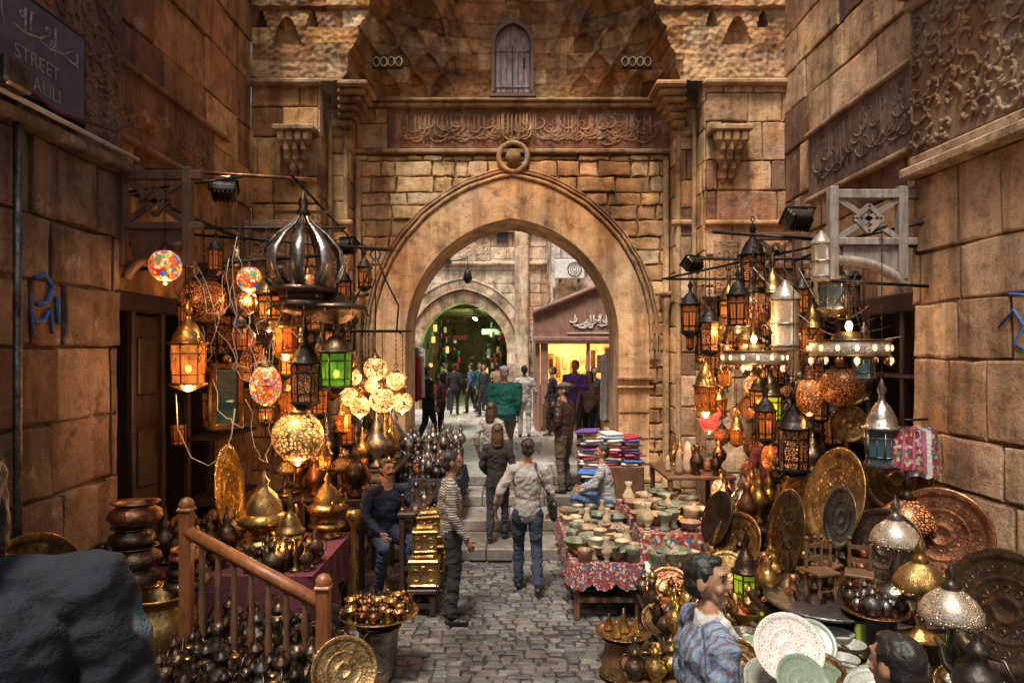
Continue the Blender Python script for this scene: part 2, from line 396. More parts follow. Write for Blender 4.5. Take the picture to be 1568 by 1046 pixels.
def calligraphy(mb, O, U, Nn, w, h, seed, mat='stone', col=(.4, .28, .16), dens=1.0, r0=.017):
    rr = random.Random(seed); O = V(O); U = V(U).normalized(); Nn = V(Nn).normalized(); Z = V((0, 0, 1))
    def P(u, v): return O+U*min(max(u, .03), w-.03)+Z*min(max(v, .03), h-.03)
    u = .08
    while u < w-.08:
        t = rr.random(); k = h
        if t < .38:
            s = rr.uniform(-.03, .03); mb.tube([P(u, .12*k), P(u+s, .5*k), P(u+s*.5, .88*k), P(u+.03, .93*k)], [r0*.8, r0, r0*1.2, r0*.4], mat, 5, col=col)
            u += rr.uniform(.05, .09)/dens
        elif t < .7:
            r = rr.uniform(.12, .2)*k; cy = rr.uniform(.25, .7)*k; a0 = rr.uniform(2.6, 3.6); a1 = a0+rr.uniform(2.4, 4.4)
            mb.tube([P(u+r+r*1.3*math.cos(a0+(a1-a0)*i/8), cy+r*math.sin(a0+(a1-a0)*i/8)) for i in range(9)], [r0*(.5+.8*math.sin(math.pi*(i+.6)/9.5)) for i in range(9)], mat, 5, col=col)
            u += r*1.0/dens
        elif t < .85:
            r = .08*k; cy = rr.uniform(.3, .8)*k
            mb.tube([P(u+r+r*math.cos(i*.9), cy+r*math.sin(i*.9)) for i in range(7)], r0*.8, mat, 5, closed=True, col=col); u += .04/dens
        else:
            mb.tube([P(u, .3*k), P(u+.12, .22*k), P(u+.28, .34*k), P(u+.4, .62*k)], [r0*.5, r0*1.3, r0, r0*.4], mat, 5, col=col)
            u += .06/dens
def arabesque(mb, O, U, Nn, w, h, seed, mat='stone', col=(.4, .28, .16), cell=.32, r0=.014):
    rr = random.Random(seed); O = V(O); U = V(U).normalized(); Nn = V(Nn).normalized(); Z = V((0, 0, 1))
    def P(u, v): return O+U*min(max(u, .02), w-.02)+Z*min(max(v, .02), h-.02)
    nu = int(w/cell); nv = max(1, int(h/cell))
    for i in range(nu):
        for j in range(nv):
            cu = (i+.5+rr.uniform(-.2, .2))*w/nu; cv = (j+.5+rr.uniform(-.2, .2))*h/nv; hd = 1 if (i+j) % 2 else -1; ph = rr.uniform(0, 6.3); cl = cell*rr.uniform(.8, 1.2)
            pts = [P(cu+cl*.6*(1-t/14)*math.cos(ph+hd*t*.5), cv+cl*.6*(1-t/14)*math.sin(ph+hd*t*.5)) for t in range(12)]
            mb.tube(pts, [r0*1.3-.0006*t for t in range(12)], mat, 5, col=col)
            for t in (1, 3, 5, 7, 9):
                p = pts[t]; q = U*rr.uniform(-.1, .1)*cell*3+Z*rr.uniform(-.06, .1)*cell*3; mb.tube([p, p+q*.5, p+q], [r0, r0*2.0, r0*.4], mat, 5, col=col)

# --- gate --------------------------------------------------------------------
GY = 11.5
mb = MB()
in_pts = arch_pts(1.79, 2.0, 3.0, .5); out_pts = arch_pts(2.3, 2.68, 3.0, .5)
arch_ring(mb, in_pts, out_pts, GY-.05, GY+1.1, [(.68, .49, .30), (.62, .43, .24), (.70, .52, .33), (.64, .45, .27)], 3, 'stone_plaster', 3)
def gtrim(a, b, za, zb):
    xa, xb = a-2.66, b-2.66
    if za >= 5.02: return [(a, b)]
    k = max(arch_half(1.79, 2.0, za-3.0)+.04, .04)
    o = []
    if xa < -k: o.append((a, min(b, -k+2.66)))
    if xb > k: o.append((max(a, k+2.66), b))
    return o
blocks(mb, (-2.66, GY, 0), (1, 0, 0), (0, -1, 0), 5.32, .3, 6.06, .24, .42, PAL_GATE, 5, gtrim, proud=.03, rough=.018)
for (dw, rr_, cc) in ((.05, .035, (.52, .37, .2)), (.13, .024, (.42, .28, .15)), (.18, .014, (.5, .35, .2))):
    pts = [(x, z) for x, z in arch_pts(2.3+dw, 2.68+dw, 3.0, 2.6, 26)]
    mb.tube([(x+.006*math.sin(i*2.1), GY-.05, z+.006*math.sin(i*1.3)) for i, (x, z) in enumerate(pts)], rr_, 'stone', 8, col=cc)
mb.lathe([(.001, .10), (.07, .09), (.12, .05), (.13, .0)], 'stone', (.02, GY-.08, 6.02), 16, Matrix.Rotation(rad(90), 4, 'X'), col=(.36, .24, .12))
mb.tube([(.02+.24*math.cos(t*.2618), GY-.07, 6.02+.24*math.sin(t*.2618)) for t in range(24)], .045, 'stone', 8, closed=True, col=(.48, .33, .18))
for (z, hh, pr) in ((6.09, .07, .09), (6.86, .07, .10), (6.94, .05, .15)):
    mb.box((0, GY-pr/2+.02, z+hh/2), (5.36, pr+.04, hh), 'stone', col=(.42, .28, .15), bev=.015)
mb.box((0.02, GY+.02, 6.51), (5.3, .06, .70), 'stone', col=(.22, .11, .06))
calligraphy(mb, (-2.05, GY-.012, 6.20), (1, 0, 0), (0, -1, 0), 4.5, .6, 8, col=(.40, .23, .13), dens=2.6, r0=.014)
blocks(mb, (-2.62, GY-.015, 0), (1, 0, 0), (0, -1, 0), .52, 6.17, 6.85, .35, .5, PAL_GATE, 15)
calligraphy(mb, (-.25, GY-.03, 6.18), (1, 0, 0), (0, -1, 0), .6, .64, 18, col=(.46, .29, .15), dens=2.4)
for sx in (-1, 1):
    xa = 2.66*sx; xb = 3.0*sx; x0 = min(xa, xb)
    pg = PAL_GATE if sx < 0 else PAL_R
    blocks(mb, (x0, GY-.4, 0), (1, 0, 0), (0, -1, 0), .34, .0, 6.96, .45, .4, pg, 21+sx)
    blocks(mb, (xa, GY-.4 if sx < 0 else GY+.02, 0), (0, sx*-1, 0), (-sx, 0, 0), .42, 0, 6.96, .45, .5, PAL_GATE, 25+sx)
    blocks(mb, (xb, 10.6 if sx < 0 else 11.12, 0), (0, -sx, 0), (-sx, 0, 0), .52, 0, 6.96, .45, .5, PAL_GATE, 31+sx)
    cx = 2.57*sx
    mb.lathe([(.05, .4), (.09, .42), (.09, .55), (.055, .6), (.055, 3.45), (.10, 3.6), (.10, 3.66), (.05, 3.7), (.05, 5.95)], 'stone', (cx, GY-.1, 0), 10, col=(.52, .37, .2))
    mb.lathe([(.04, 3.9), (.04, 6.4)], 'stone', (2.93*sx, 10.98, 0), 8, col=(.52, .37, .2)); mb.lathe([(.045, .3), (.045, 6.7)], 'stone', (2.70*sx, GY-.42, 0), 8, col=(.5, .35, .19))
    mb.box((cx, GY-.12, 3.72), (.22, .2, .07), 'stone', col=(.34, .23, .13), bev=.02)
    for zz in (4.85, 6.3, 6.75):
        mb.box(((xa+xb)/2-.02*sx, GY-.42, zz), (.46, .12, .10), 'stone', col=(.46, .31, .17), bev=.03)
    for k in range(6):
        mb.box((sx*(2.66-.045*k), 11.0-.05*k, 6.42+k*.09), (.22+.05*k, .3+.08*k, .085), 'stone', col=(.5+.01*k, .34, .18), bev=.025)
    mb.box((sx*2.06, GY-.07, 2.32), (.62, .09, .07), 'stone', col=(.52, .37, .2), bev=.02)
    mb.box((sx*2.06, GY-.07, 2.17), (.62, .07, .05), 'stone', col=(.52, .37, .2), bev=.02)
    for zz in (.9, 1.32, 1.75): mb.box((sx*2.045, GY-.055, zz), (.50, .02, .012), 'stone', col=(.25, .17, .1))
    for zz in (.52, .62): mb.box((sx*2.06, GY-.08, zz), (.6, .12, .09), 'stone', col=(.4, .3, .18), bev=.02)
gate = mb.obj('stone_gateway')
mc = MB()
for (x0, x1, z0, z1) in ((-4.6, -2.2, 0, 6.0), (2.2, 4.8, 0, 6.0), (-4.6, 4.8, 5.6, 6.98)):
    mc.box(((x0+x1)/2, GY+.58, (z0+z1)/2), (x1-x0, 1.0, z1-z0), 'stone', col=(.5, .37, .22))
mc.box((0.1, GY+1.0, 8.4), (9.4, .6, 3.0), 'stone', col=(.4, .28, .17))
mc.obj('gate_core_masonry', parent=gate)

# vault & muqarnas relief zone
mv = MB()
X0, X1, Z0, Z1 = -4.05, 4.25, 6.96, 9.6
nx, nz = 380, 120
rr = random.Random(4); ccache = {}
def vy(x, z):
    ax = abs(x); yF = 10.6
    t = max(0, (z-6.96)/1.45)
    W = 2.62-.55*t**1.5-.05*abs(math.sin((z-6.96)*7.5))
    if ax > W:
        y = yF
        if ax < W+.14: y = yF-.03+.03*abs(math.sin((z-6.96)*7.5))
        for (cx, zc, w, h) in ((3.5, 7.55, .22, .42), (3.5, 8.3, .36, .6), (3.1, 7.8, .09, .25), (3.9, 7.8, .09, .25)):
            u = abs(ax-cx)/w; v = (z-zc)/h
            if 0 <= v <= 1 and u < (1-v)**.6: y = yF+.18*math.sqrt(max(0, 1-(u/((1-v)**.6+.01))**2))
        if 8.1 < z < 8.24: y = yF-.08+.03*abs(math.sin(x*11))
        return y
    y = 11.58
    s = min(1, max(0, (ax-.62)/1.8))
    y -= (.35*s+.55*s*s)*min(1.6, max(0, z-7.05))*.9
    if z > 8.3: y -= 1.0*(z-8.3)**1.3
    if ax > .95 and 7.1 < z < 8.1:
        tier = int((z-7.1)/.33)
        cw = .46; uo = (ax-.95)/cw+(.5 if tier % 2 else 0); u = (uo % 1-.5)*2; v = ((z-7.1)/.33) % 1
        y -= .06*tier*s
        top = (1-v**2.2)*.9
        if abs(u) < top: y += (.03+.13*s)*math.sqrt(max(0, 1-(u/top)**2))
    elif ax > .8 and z >= 8.1:
        a = math.atan2(z-8.05, ax-1.75); r = math.hypot(z-8.05, ax-1.75)
        if r < .62: y += .10*math.sqrt(max(0, 1-(r/.62)**2))+.035*abs(math.sin(a*5))*min(1, r*3)
        elif r < .72: y -= .05
    d = abs(ax-(.45+(z-7.5)*.55))
    if z > 7.8 and d < .06: y -= .07*(1-d/.06)
    if ax < .08 and z > 8.5: y -= .07
    return max(yF+.03, y)
vs = []
for j in range(nz+1):
    for i in range(nx+1):
        x = X0+(X1-X0)*i/nx; z = Z0+(Z1-Z0)*j/nz
        vs.append((x, vy(x, z)+noise.noise(V((x*3, 1, z*3)))*.045+noise.noise(V((x*14, 1, z*14)))*.02, z))
mv.v = vs; k = mv.mi('stone')
for j in range(nz):
    for i in range(nx):
        a = j*(nx+1)+i
        x = X0+(X1-X0)*(i+.5)/nx; z = Z0+(Z1-Z0)*(j+.5)/nz
        row = int(z/.26); key = (row, int((x+(row % 2)*.23+10)/.46))
        if key not in ccache: ccache[key] = tuple(q*.9 for q in jit(rr.choice((PAL_L[:9]+PAL_GATE) if x < 2.7 else PAL_R[:9]), rr, .1))
        c = ccache[key]
        if abs(z/.26-round(z/.26)) < .045: c = tuple(q*.65 for q in c)
        mv.f.append((a, a+1, a+nx+2, a+nx+1)); mv.m.append(k); mv.c.append(c); mv.sm.append(False)
mv.box((.1, 11.3, 9.68), (8.4, 1.5, .16), 'stone', col=(.35, .24, .14))
mv.obj('muqarnas_vault', parent=gate)
mb = MB()
for sx in (-1, 1):
    mb.box((sx*2.0, 11.0, 7.42), (.5, .05, .2), 'dark_interior')
    for i in range(4):
        mb.tube([(sx*2.0-.18+.12*i+.055*math.cos(t), 10.97, 7.42+.075*math.sin(t)) for t in [q*.785 for q in range(8)]], .014, 'stone', 5, closed=True, col=(.5, .35, .18))
mb.obj('pierced_stone_vents', parent=gate)
mb = MB()
ap = [(x+.01, z) for x, z in arch_pts(.35, .42, 7.88, 7.05, 8)]
aq = [(x+.01, z) for x, z in arch_pts(.30, .35, 7.88, 7.11, 8)]
arch_ring(mb, aq, ap, 11.36, 11.60, [(1, 1, 1)], 1, 'wood_mid')
mb.box((.01, 11.44, 7.03), (.78, .2, .06), 'wood_mid', bev=.01)
mb.add([(x, 11.47, z) for x, z in aq], [list(range(len(aq)))], 'shutter_wood')
for i in range(6): mb.box((.01-.24+.096*i, 11.455, 7.48), (.085, .02, .76), 'shutter_wood', bev=.006)
mb.box((.01, 11.44, 7.48), (.02, .03, .8), 'wood_dark'); mb.box((.2, 11.435, 7.6), (.03, .02, .16), 'iron')
for zz in (7.2, 7.8): mb.box((.01, 11.44, zz), (.56, .02, .035), 'shutter_wood', bev=.005)
mb.obj('shuttered_window', parent=gate)

def pier(name, x0, x1, y, pal, seed, zb=0):
    mb = MB()
    blocks(mb, (x0, y, 0), (1, 0, 0), (0, -1, 0), x1-x0, zb, 6.96, .52, .62, pal, seed, rough=.012)
    cx = (x0+x1)/2
    bx = x1-.3 if x0 < 0 else x0+.32
    for k in range(5):
        n = 2+k//2
        for q in range(n):
            w = .13; mb.lathe([(.001, -.16), (w*.55, -.06), (w*.62, .03), (w*.5, .07), (.001, .07)], 'stone', (bx+(q-(n-1)/2)*w, y-.04-.055*k, 5.5+k*.13), 6, col=(.46, .31, .17), smooth=False)
    mb.box((bx, y-.16, 6.14), (.62, .4, .09), 'stone', col=(.48, .33, .18), bev=.02)
    mb.box((cx, y-.05, 6.92), (x1-x0+.1, .16, .1), 'stone', col=(.46, .32, .19), bev=.03)
    mb.box((cx, y-.04, 4.75), (x1-x0+.04, .10, .09), 'stone', col=(.46, .32, .19), bev=.03)
    return mb.obj(name)
pier('stone_pier', -4.05, -3.0, 10.6, PAL_L, 41); p2 = pier('stone_pier', 3.0, 4.25, 10.6, PAL_R, 43)
mb = MB()
mb.box((3.33, 10.57, 4.1), (.42, .04, .8), 'stone', col=(.42, .31, .2)); arabesque(mb, (3.13, 10.55, 3.72), (1, 0, 0), (0, -1, 0), .4, .76, 5, col=(.50, .38, .25), cell=.12, r0=.007)
mb.obj('carved_panel', parent=p2)

# --- left long wall ----------------------------------------------------------
mb = MB()
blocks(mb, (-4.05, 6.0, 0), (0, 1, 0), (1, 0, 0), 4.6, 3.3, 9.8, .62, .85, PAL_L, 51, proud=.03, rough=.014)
blocks(mb, (-4.05, 9.3, 0), (0, 1, 0), (1, 0, 0), 1.3, 0, 3.3, .52, .6, PAL_L, 52)
mb.box((-4.01, 7.7, 5.35), (.05, 2.9, .72), 'stone', col=(.22, .11, .05)); calligraphy(mb, (-3.985, 6.4, 5.03), (0, 1, 0), (1, 0, 0), 2.6, .62, 9, col=(.30, .155, .07), dens=1.8, r0=.013)
for z in (4.96, 5.72): mb.box((-3.99, 7.9, z), (.1, 3.4, .06), 'stone', col=(.34, .18, .085), bev=.015)
mb.box((-4.42, 8.3, 6.6), (.6, 4.6, 6.5), 'stone', col=(.3, .2, .1))
mb.obj('left_stone_wall')
mb = MB()
mb.box((-4.75, 8.0, 1.7), (.1, 4.2, 3.4), 'dark_interior')
mb.box((-4.4, 9.45, 1.65), (.7, .12, 3.3), 'wood_dark'); mb.box((-4.02, 8.0, 3.28), (.16, 3.6, .2), 'wood_dark', bev=.02)
for i in range(5):
    y = 6.55+.62*i
    mb.box((-4.0, y, 1.65), (.07, .07, 3.2), 'wood_dark', bev=.01)
    if i == 1:
        mb.box((-4.04, y+.31, 1.6), (.05, .55, 3.1), 'wood_dark', bev=.01)
        for zz in (.5, 1.4, 2.4): mb.box((-4.0, y+.31, zz+.2), (.04, .36, .62), 'wood_dark', bev=.02)
mb.box((-4.35, 6.45, 1.6), (.66, .06, 3.2), 'wood_dark', bev=.01)
for zz in (.9, 1.7, 2.5): mb.box((-3.8, 8.9, zz), (.5, 1.2, .04), 'wood_dark')
mb.obj('wooden_shopfront')

# --- right long wall ----------------------------------------------------------
mb = MB()
blocks(mb, (4.25, 10.6, 0), (0, -1, 0), (-1, 0, 0), 4.6, 3.3, 9.8, .62, .9, PAL_R, 61, proud=.03, rough=.014)
blocks(mb, (4.25, 10.6, 0), (0, -1, 0), (-1, 0, 0), 1.3, 0, 3.3, .52, .6, PAL_R, 62)
mb.box((4.2, 8.0, 5.35), (.06, 3.2, .85), 'stone', col=(.19, .13, .10)); calligraphy(mb, (4.175, 9.5, 4.97), (0, -1, 0), (-1, 0, 0), 3.0, .76, 19, col=(.25, .17, .12), dens=1.9, r0=.014)
for z in (4.88, 5.80): mb.box((4.19, 8.0, z), (.12, 3.3, .07), 'stone', col=(.48, .35, .22), bev=.02)
mb.box((4.62, 8.3, 6.6), (.6, 4.6, 6.5), 'stone', col=(.4, .28, .18))
mb.obj('right_stone_wall')
mb = MB()
mb.box((4.95, 8.0, 1.7), (.1, 4.2, 3.4), 'dark_interior'); mb.box((4.5, 9.45, 1.65), (.7, .12, 3.3), 'wood_dark'); mb.box((4.2, 8.0, 3.28), (.16, 3.6, .2), 'wood_dark', bev=.02)
for i in range(5): mb.box((4.2, 6.6+.7*i, 1.65), (.08, .08, 3.2), 'wood_dark', bev=.01)
for zz in (.9, 1.7, 2.5): mb.box((4.35, 8.0, zz), (.5, 2.9, .04), 'wood_dark')
mb.obj('wooden_shopfront')

# --- near left / right walls --------------------------------------------------
mb = MB()
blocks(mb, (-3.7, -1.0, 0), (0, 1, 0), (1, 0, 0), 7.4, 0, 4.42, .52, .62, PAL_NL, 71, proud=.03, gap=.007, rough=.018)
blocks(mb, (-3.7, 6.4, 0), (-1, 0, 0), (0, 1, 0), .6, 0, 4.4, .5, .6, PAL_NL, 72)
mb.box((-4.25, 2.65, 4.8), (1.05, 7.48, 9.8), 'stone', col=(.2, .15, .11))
mb.box((-3.64, 2.7, 4.47), (.2, 7.6, .1), 'stone', col=(.30, .22, .15), bev=.02)
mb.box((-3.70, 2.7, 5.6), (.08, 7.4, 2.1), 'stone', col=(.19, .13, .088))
arabesque(mb, (-3.655, 5.1, 4.6), (0, 1, 0), (1, 0, 0), 1.25, 1.9, 7, col=(.23, .16, .105), cell=.17, r0=.011)
for k in range(3): mb.box((-3.62+.05*k, 2.7, 6.7+.13*k), (.22+.1*k, 7.5, .12), 'stone', col=(.28, .19, .13), bev=.03)
mb.obj('near_left_wall')
mb = MB()
U = V((3.98-3.77, 3.0-6.4, 0)).normalized(); Nr = V((U.y, -U.x, 0)); Nr = Nr if Nr.x < 0 else -Nr
O = V((3.77, 6.4, 0))
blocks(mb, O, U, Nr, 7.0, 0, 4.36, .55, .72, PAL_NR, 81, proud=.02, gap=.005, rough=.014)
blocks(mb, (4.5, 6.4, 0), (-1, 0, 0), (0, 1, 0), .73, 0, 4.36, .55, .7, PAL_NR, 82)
def wbox(u, zc, du, dn, dz, col, mat='stone', outn=0.0, bev=.02):
    c = O+U*u+Nr*outn; mb.box((c.x, c.y, zc), (du, dn, dz), mat, rz=math.atan2(U.y, U.x), col=col, bev=bev)
wbox(3.5, 4.8, 7.0, .7, 9.9, (.5, .37, .25), outn=-.38)
wbox(3.5, 4.41, 7.06, .22, .10, (.56, .42, .28), outn=.03); wbox(3.5, 4.52, 7.0, .1, .1, (.52, .38, .25), outn=.01)
wbox(3.5, 5.25, 7.0, .06, 1.36, (.36, .26, .18), outn=.0)
arabesque(mb, O+Nr*.034+V((0, 0, 4.6)), U, Nr, 3.2, 1.28, 17, col=(.44, .33, .23), cell=.21, r0=.014)
for k in range(4): wbox(3.5, 5.98+.12*k, 7.05+.05*k, .16+.13*k, .11, (.54, .40, .27), outn=.02)
mb.obj('near_right_wall')

# --- ground, setts, steps -----------------------------------------------------
mb = MB(); g = (.11, .10, .09)
mb.add([(-150, -150, -.02), (150, -150, -.02), (150, 150, -.02), (-150, 150, -.02)], [(0, 1, 2, 3)], 'paving', g)
mb.obj('ground')
mb = MB(); rr = random.Random(2); y = 2.6
while y < 8.98:
    h = rr.uniform(.08, .125); x = -2.6-rr.random()*.1
    while x < 2.6:
        l = rr.uniform(.09, .21); c = jit(rr.choice([(.115, .11, .105), (.15, .145, .138), (.085, .082, .078), (.185, .178, .168), (.125, .115, .105)]), rr, .2)
        dd = .75+.5*noise.noise(V((x*.9, y*.9, 3)))+.15; c = tuple(q*dd for q in c)
        z = rr.uniform(-.012, .012)+.022*noise.noise(V((x*1.3, y*1.3, 0))); j = lambda: rr.uniform(-.012, .012)
        wob = .06*math.sin(x*1.3)+.03*math.sin(x*3.1+y)
        b = [(x+.006, y+.006+wob), (x+l-.006, y+.006+wob), (x+l-.006, y+h-.006+wob), (x+.006, y+h-.006+wob)]
        b = [(p+j(), q+j()) for p, q in b]; cx = sum(p for p, q in b)/4; cy = sum(q for p, q in b)/4
        t1, t2 = rr.uniform(-.006, .006), rr.uniform(-.006, .006)
        vs = [(p, q, -.04) for p, q in b]+[(p, q, z-.010) for p, q in b]+[(cx+(p-cx)*.78, cy+(q-cy)*.72, z+.004+(t1 if p > cx else -t1)+(t2 if q > cy else -t2)) for p, q in b]
        fs = [(8, 9, 10, 11)]+[(i, (i+1) % 4, 4+(i+1) % 4, 4+i) for i in range(4)]+[(4+i, 4+(i+1) % 4, 8+(i+1) % 4, 8+i) for i in range(4)]
        mb.add(vs, fs, 'paving', c, smooth=False); x += l
    y += h
mb.add([(-2.75, 2.5, -.015), (2.75, 2.5, -.015), (2.75, 9.05, -.015), (-2.75, 9.05, -.015)], [(0, 1, 2, 3)], 'paving', (.04, .034, .03))
mb.obj('cobbled_paving')
mb = MB(); rr = random.Random(8)
for i, y in enumerate((9.0, 9.85, 10.7, 11.5)):
    x = -2.6
    while x < 2.6:
        l = min(rr.uniform(.6, 1.1), 2.62-x)
        if l < .05: break
        dd = .9 if i < 3 else 1.2
        mb.box((x+l/2, y+dd/2+rr.uniform(-.012, .012), .17*i+.085), (l-.008, dd, .17), 'paving', col=jit((.22, .21, .195), rr, .14), bev=.018); x += l
mb.obj('stone_steps')
mb = MB(); y = 12.6
while y < 44:
    x = -7.0
    dd = rr.uniform(.5, .8)
    while x < 7:
        l = rr.uniform(.5, 1.0); mb.box((x+l/2, y+dd/2, .64+rr.uniform(-.003, .003)), (l-.012, dd-.012, .08), 'paving', col=jit((.42, .41, .40), rr, .1), bev=.008); x += l
    y += dd
mb.box((0, 28.5, .3), (16, 32, .66), 'paving', col=(.16, .15, .13))
mb.obj('upper_pavement')
mb = MB(); mb.box((-2.35, .7, .39), (2.6, 3.4, .78), 'paving', col=(.2, .18, .15), bev=.02)
mb.box((.2, -.6, .6), (2.4, 2.4, 1.2), 'paving', col=(.2, .18, .15), bev=.02); mb.obj('stone_landing')

# --- street beyond the gate ---------------------------------------------------
FY = 25.0
mb = MB(); cx = -1.78
def ftrim(a, b, za, zb):
    xa, xb = a-8, b-8; k = arch_half(1.6, 1.85, za-2.75)+.05
    if za < 4.65:
        o = []
        if xa < cx-k: o.append((a, min(b, cx-k+8)))
        if xb > cx+k: o.append((max(a, cx+k+8), b))
        return o
    return [(a, b)]
blocks(mb, (-8, FY, 0), (1, 0, 0), (0, -1, 0), 9.6, .68, 12, .42, .8, PAL_FAR, 91, ftrim)
arch_ring(mb, arch_pts(1.6, 1.85, 2.75, .68, 16, cx), arch_pts(2.0, 2.25, 2.75, .68, 16, cx), FY-.08, FY+.8, [(.72, .65, .53), (.54, .46, .35)], 5, 'stone')
arch_ring(mb, arch_pts(2.08, 2.35, 2.75, 2.6, 16, cx), arch_pts(2.38, 2.68, 2.75, 2.6, 16, cx), FY-.14, FY+.1, [(.72, .65, .53), (.50, .42, .32)], 6, 'stone')
for w in (2.05, 2.42):
    mb.tube([(x, FY-.14, z) for x, z in arch_pts(w, w+.27, 2.75, 2.6, 20, cx)], .04, 'stone', 6, col=(.65, .56, .44))
for zz in (6.0, 7.2, 7.5): mb.box((-3.2, FY-.08, zz), (9.6, .22, .12), 'stone', col=(.68, .6, .48), bev=.03)
mb.box((-.35, FY-.04, 7.25), (.4, .1, .9), 'wood_dark'); mb.box((-3.1, FY-.02, 6.6), (4.6, .08, .95), 'stone', col=(.58, .51, .4))
arabesque(mb, (-5.3, FY-.06, 6.16), (1, 0, 0), (0, -1, 0), 4.4, .88, 77, col=(.68, .6, .48), cell=.25, r0=.014)
mb.box((.35, FY-.15, 4.2), (.5, .3, 7), 'stone', col=(.7, .63, .52), bev=.04)
mb.obj('far_archway_building')
mb = MB()
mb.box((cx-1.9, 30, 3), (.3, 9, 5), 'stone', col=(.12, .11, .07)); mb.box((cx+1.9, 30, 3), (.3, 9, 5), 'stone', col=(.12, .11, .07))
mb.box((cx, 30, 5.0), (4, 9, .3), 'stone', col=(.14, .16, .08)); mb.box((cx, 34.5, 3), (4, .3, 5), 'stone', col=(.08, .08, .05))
mb.box((cx+.3, 27.5, 4.1), (.10, 1.4, .05), 'green_tube'); mb.box((cx+.3, 27.5, 4.16), (.14, 1.5, .05), 'iron')
for k in range(4): mb.box((cx, 26.3+1.6*k, 4.5), (3.6, .14, .16), 'wood_mid')
rr = random.Random(5)
for i in range(120):
    s = 1 if i % 2 else -1
    mb.box((cx+s*rr.uniform(.7, 1.6), 26+rr.random()*7, rr.uniform(1.0, 3.9)), (.14, .14, rr.uniform(.12, .35)), rr.choice(['c_red', 'c_cream', 'c_black', 'c_khaki', 'c_white', 'c_navy', 'shop_light', 'c_green', 'wood_dark', 'wood_dark']), rz=rr.random(), bev=.03)
mb.box((cx+.9, 28, 3.6), (.7, .06, .22), 'paint_white'); mb.box((cx-.5, 30, 3.4), (.6, .06, .2), 'c_red')
lane = mb.obj('covered_lane'); plight('lane_lamp', (cx+.3, 27.2, 3.95), 130, (.50, 1, .34), .08, lane); plight('lane_lamp', (cx, 31, 3.4), 70, (1, .75, .4), .08, lane)
mb = MB()
blocks(mb, (1.3, 22.5, 0), (1, 0, 0), (0, -1, 0), 6, .68, 10, .5, .9, [(.74, .71, .65), (.64, .6, .54), (.7, .66, .6)], 95)
blocks(mb, (1.3, 26, 0), (0, -1, 0), (-1, 0, 0), 3.5, .68, 10, .5, .9, [(.7, .62, .5)], 96)
mb.box((4.5, 22.6, 5), (6.2, .1, 10), 'stone', col=(.5, .45, .38))
mb.box((2.0, 22.38, 5.75), (.9, .2, .1), 'stone', col=(.6, .55, .48)); mb.box((2.9, 22.42, 6.2), (.8, .1, 1.1), 'wood_dark')
for i in range(4): mb.box((1.55+.5*i, 22.40, 4.9-.16*i), (.45, .14, .1), 'stone', col=(.6, .55, .48), bev=.02)
mb.obj('stone_house')
mb = MB(); mb.box((0, 0, 0), (.95, .4, .62), 'paint_white', bev=.03)
mb.tube([(.15+.22*math.cos(t*.4), -.215, .22*math.sin(t*.4)) for t in range(16)], .014, 'pewter', 5, closed=True)
for k in range(3): mb.tube([(.15+.07*(k+1)*math.cos(t*.4), -.212, .07*(k+1)*math.sin(t*.4)) for t in range(16)], .006, 'iron', 4, closed=True)
mb.box((-.3, .0, -.36), (.05, .4, .1), 'iron'); mb.box((.3, 0, -.36), (.05, .4, .1), 'iron')
mb.obj('air_conditioner', (1.85, 22.05, 5.42))
mb = MB(); KY = 18.0
for x in (.68, 3.8): mb.box((x, KY+1.2, 2.0), (.12, 2.4, 2.9), 'kiosk_paint', bev=.01)
mb.box((2.24, KY+2.4, 2.0), (3.2, .1, 2.8), 'wood_mid')
gz = lambda x: 3.78+(min(x, 2.6)-.6)*.42-(max(x, 2.6)-2.6)*.42
gx = [.55, 1.2, 1.9, 2.6, 3.3, 4.0]
gv = [(x, KY-.08, 3.12) for x in gx]+[(x, KY-.08, gz(x)) for x in gx]
mb.add(gv, [(i, i+1, 7+i, 6+i) for i in range(5)], 'kiosk_paint')
for a, b_ in ((0, 3), (3, 5)):
    p, q = gx[a], gx[b_]; mb.tube([(p, KY-.15, gz(p)+.02), (q, KY-.15, gz(q)+.02)], .07, 'kiosk_paint', 4)
    mb.add([(p, KY-.2, gz(p)+.05), (q, KY-.2, gz(q)+.05), (q, KY+2.4, gz(q)+.05), (p, KY+2.4, gz(p)+.05)], [(0, 1, 2, 3)], 'kiosk_paint')
mb.box((2.25, KY-.12, 3.1), (3.4, .14, .12), 'kiosk_paint', bev=.02); mb.box((2.25, KY-.12, 3.02), (3.3, .06, .05), 'paint_white')
calligraphy(mb, (1.45, KY-.1, 3.35), (1, 0, 0), (0, -1, 0), 1.5, .42, 5, 'paint_white', dens=1.1, r0=.018); mb.box((2.1, KY-.1, 3.26), (1.3, .02, .03), 'paint_white')
mb.box((2.2, KY+2.2, 2.4), (3.0, .05, 1.2), 'shop_light')
rr = random.Random(3)
for i in range(14): mb.box((.9+.2*i, KY+1.3+rr.uniform(-.3, .5), 2.5+rr.uniform(-.25, .15)), (.14, .06, rr.uniform(.3, .6)), rr.choice(['c_orange', 'c_cream', 'c_tan', 'c_orange', 'c_white', 'wood_mid']), bev=.02)
mb.box((1.6, KY+.2, 1.1), (1.6, .6, .9), 'wood_mid', bev=.02); mb.box((.85, KY-.02, 1.95), (.2, .08, 2.3), 'kiosk_paint', bev=.01); mb.box((2.0, KY-.02, 1.95), (.1, .08, 2.3), 'kiosk_paint', bev=.01)
kio = mb.obj('shop_kiosk'); plight('kiosk_lamp', (1.7, KY+.8, 2.85), 60, (1, .62, .25), .06, kio)
mb = MB()
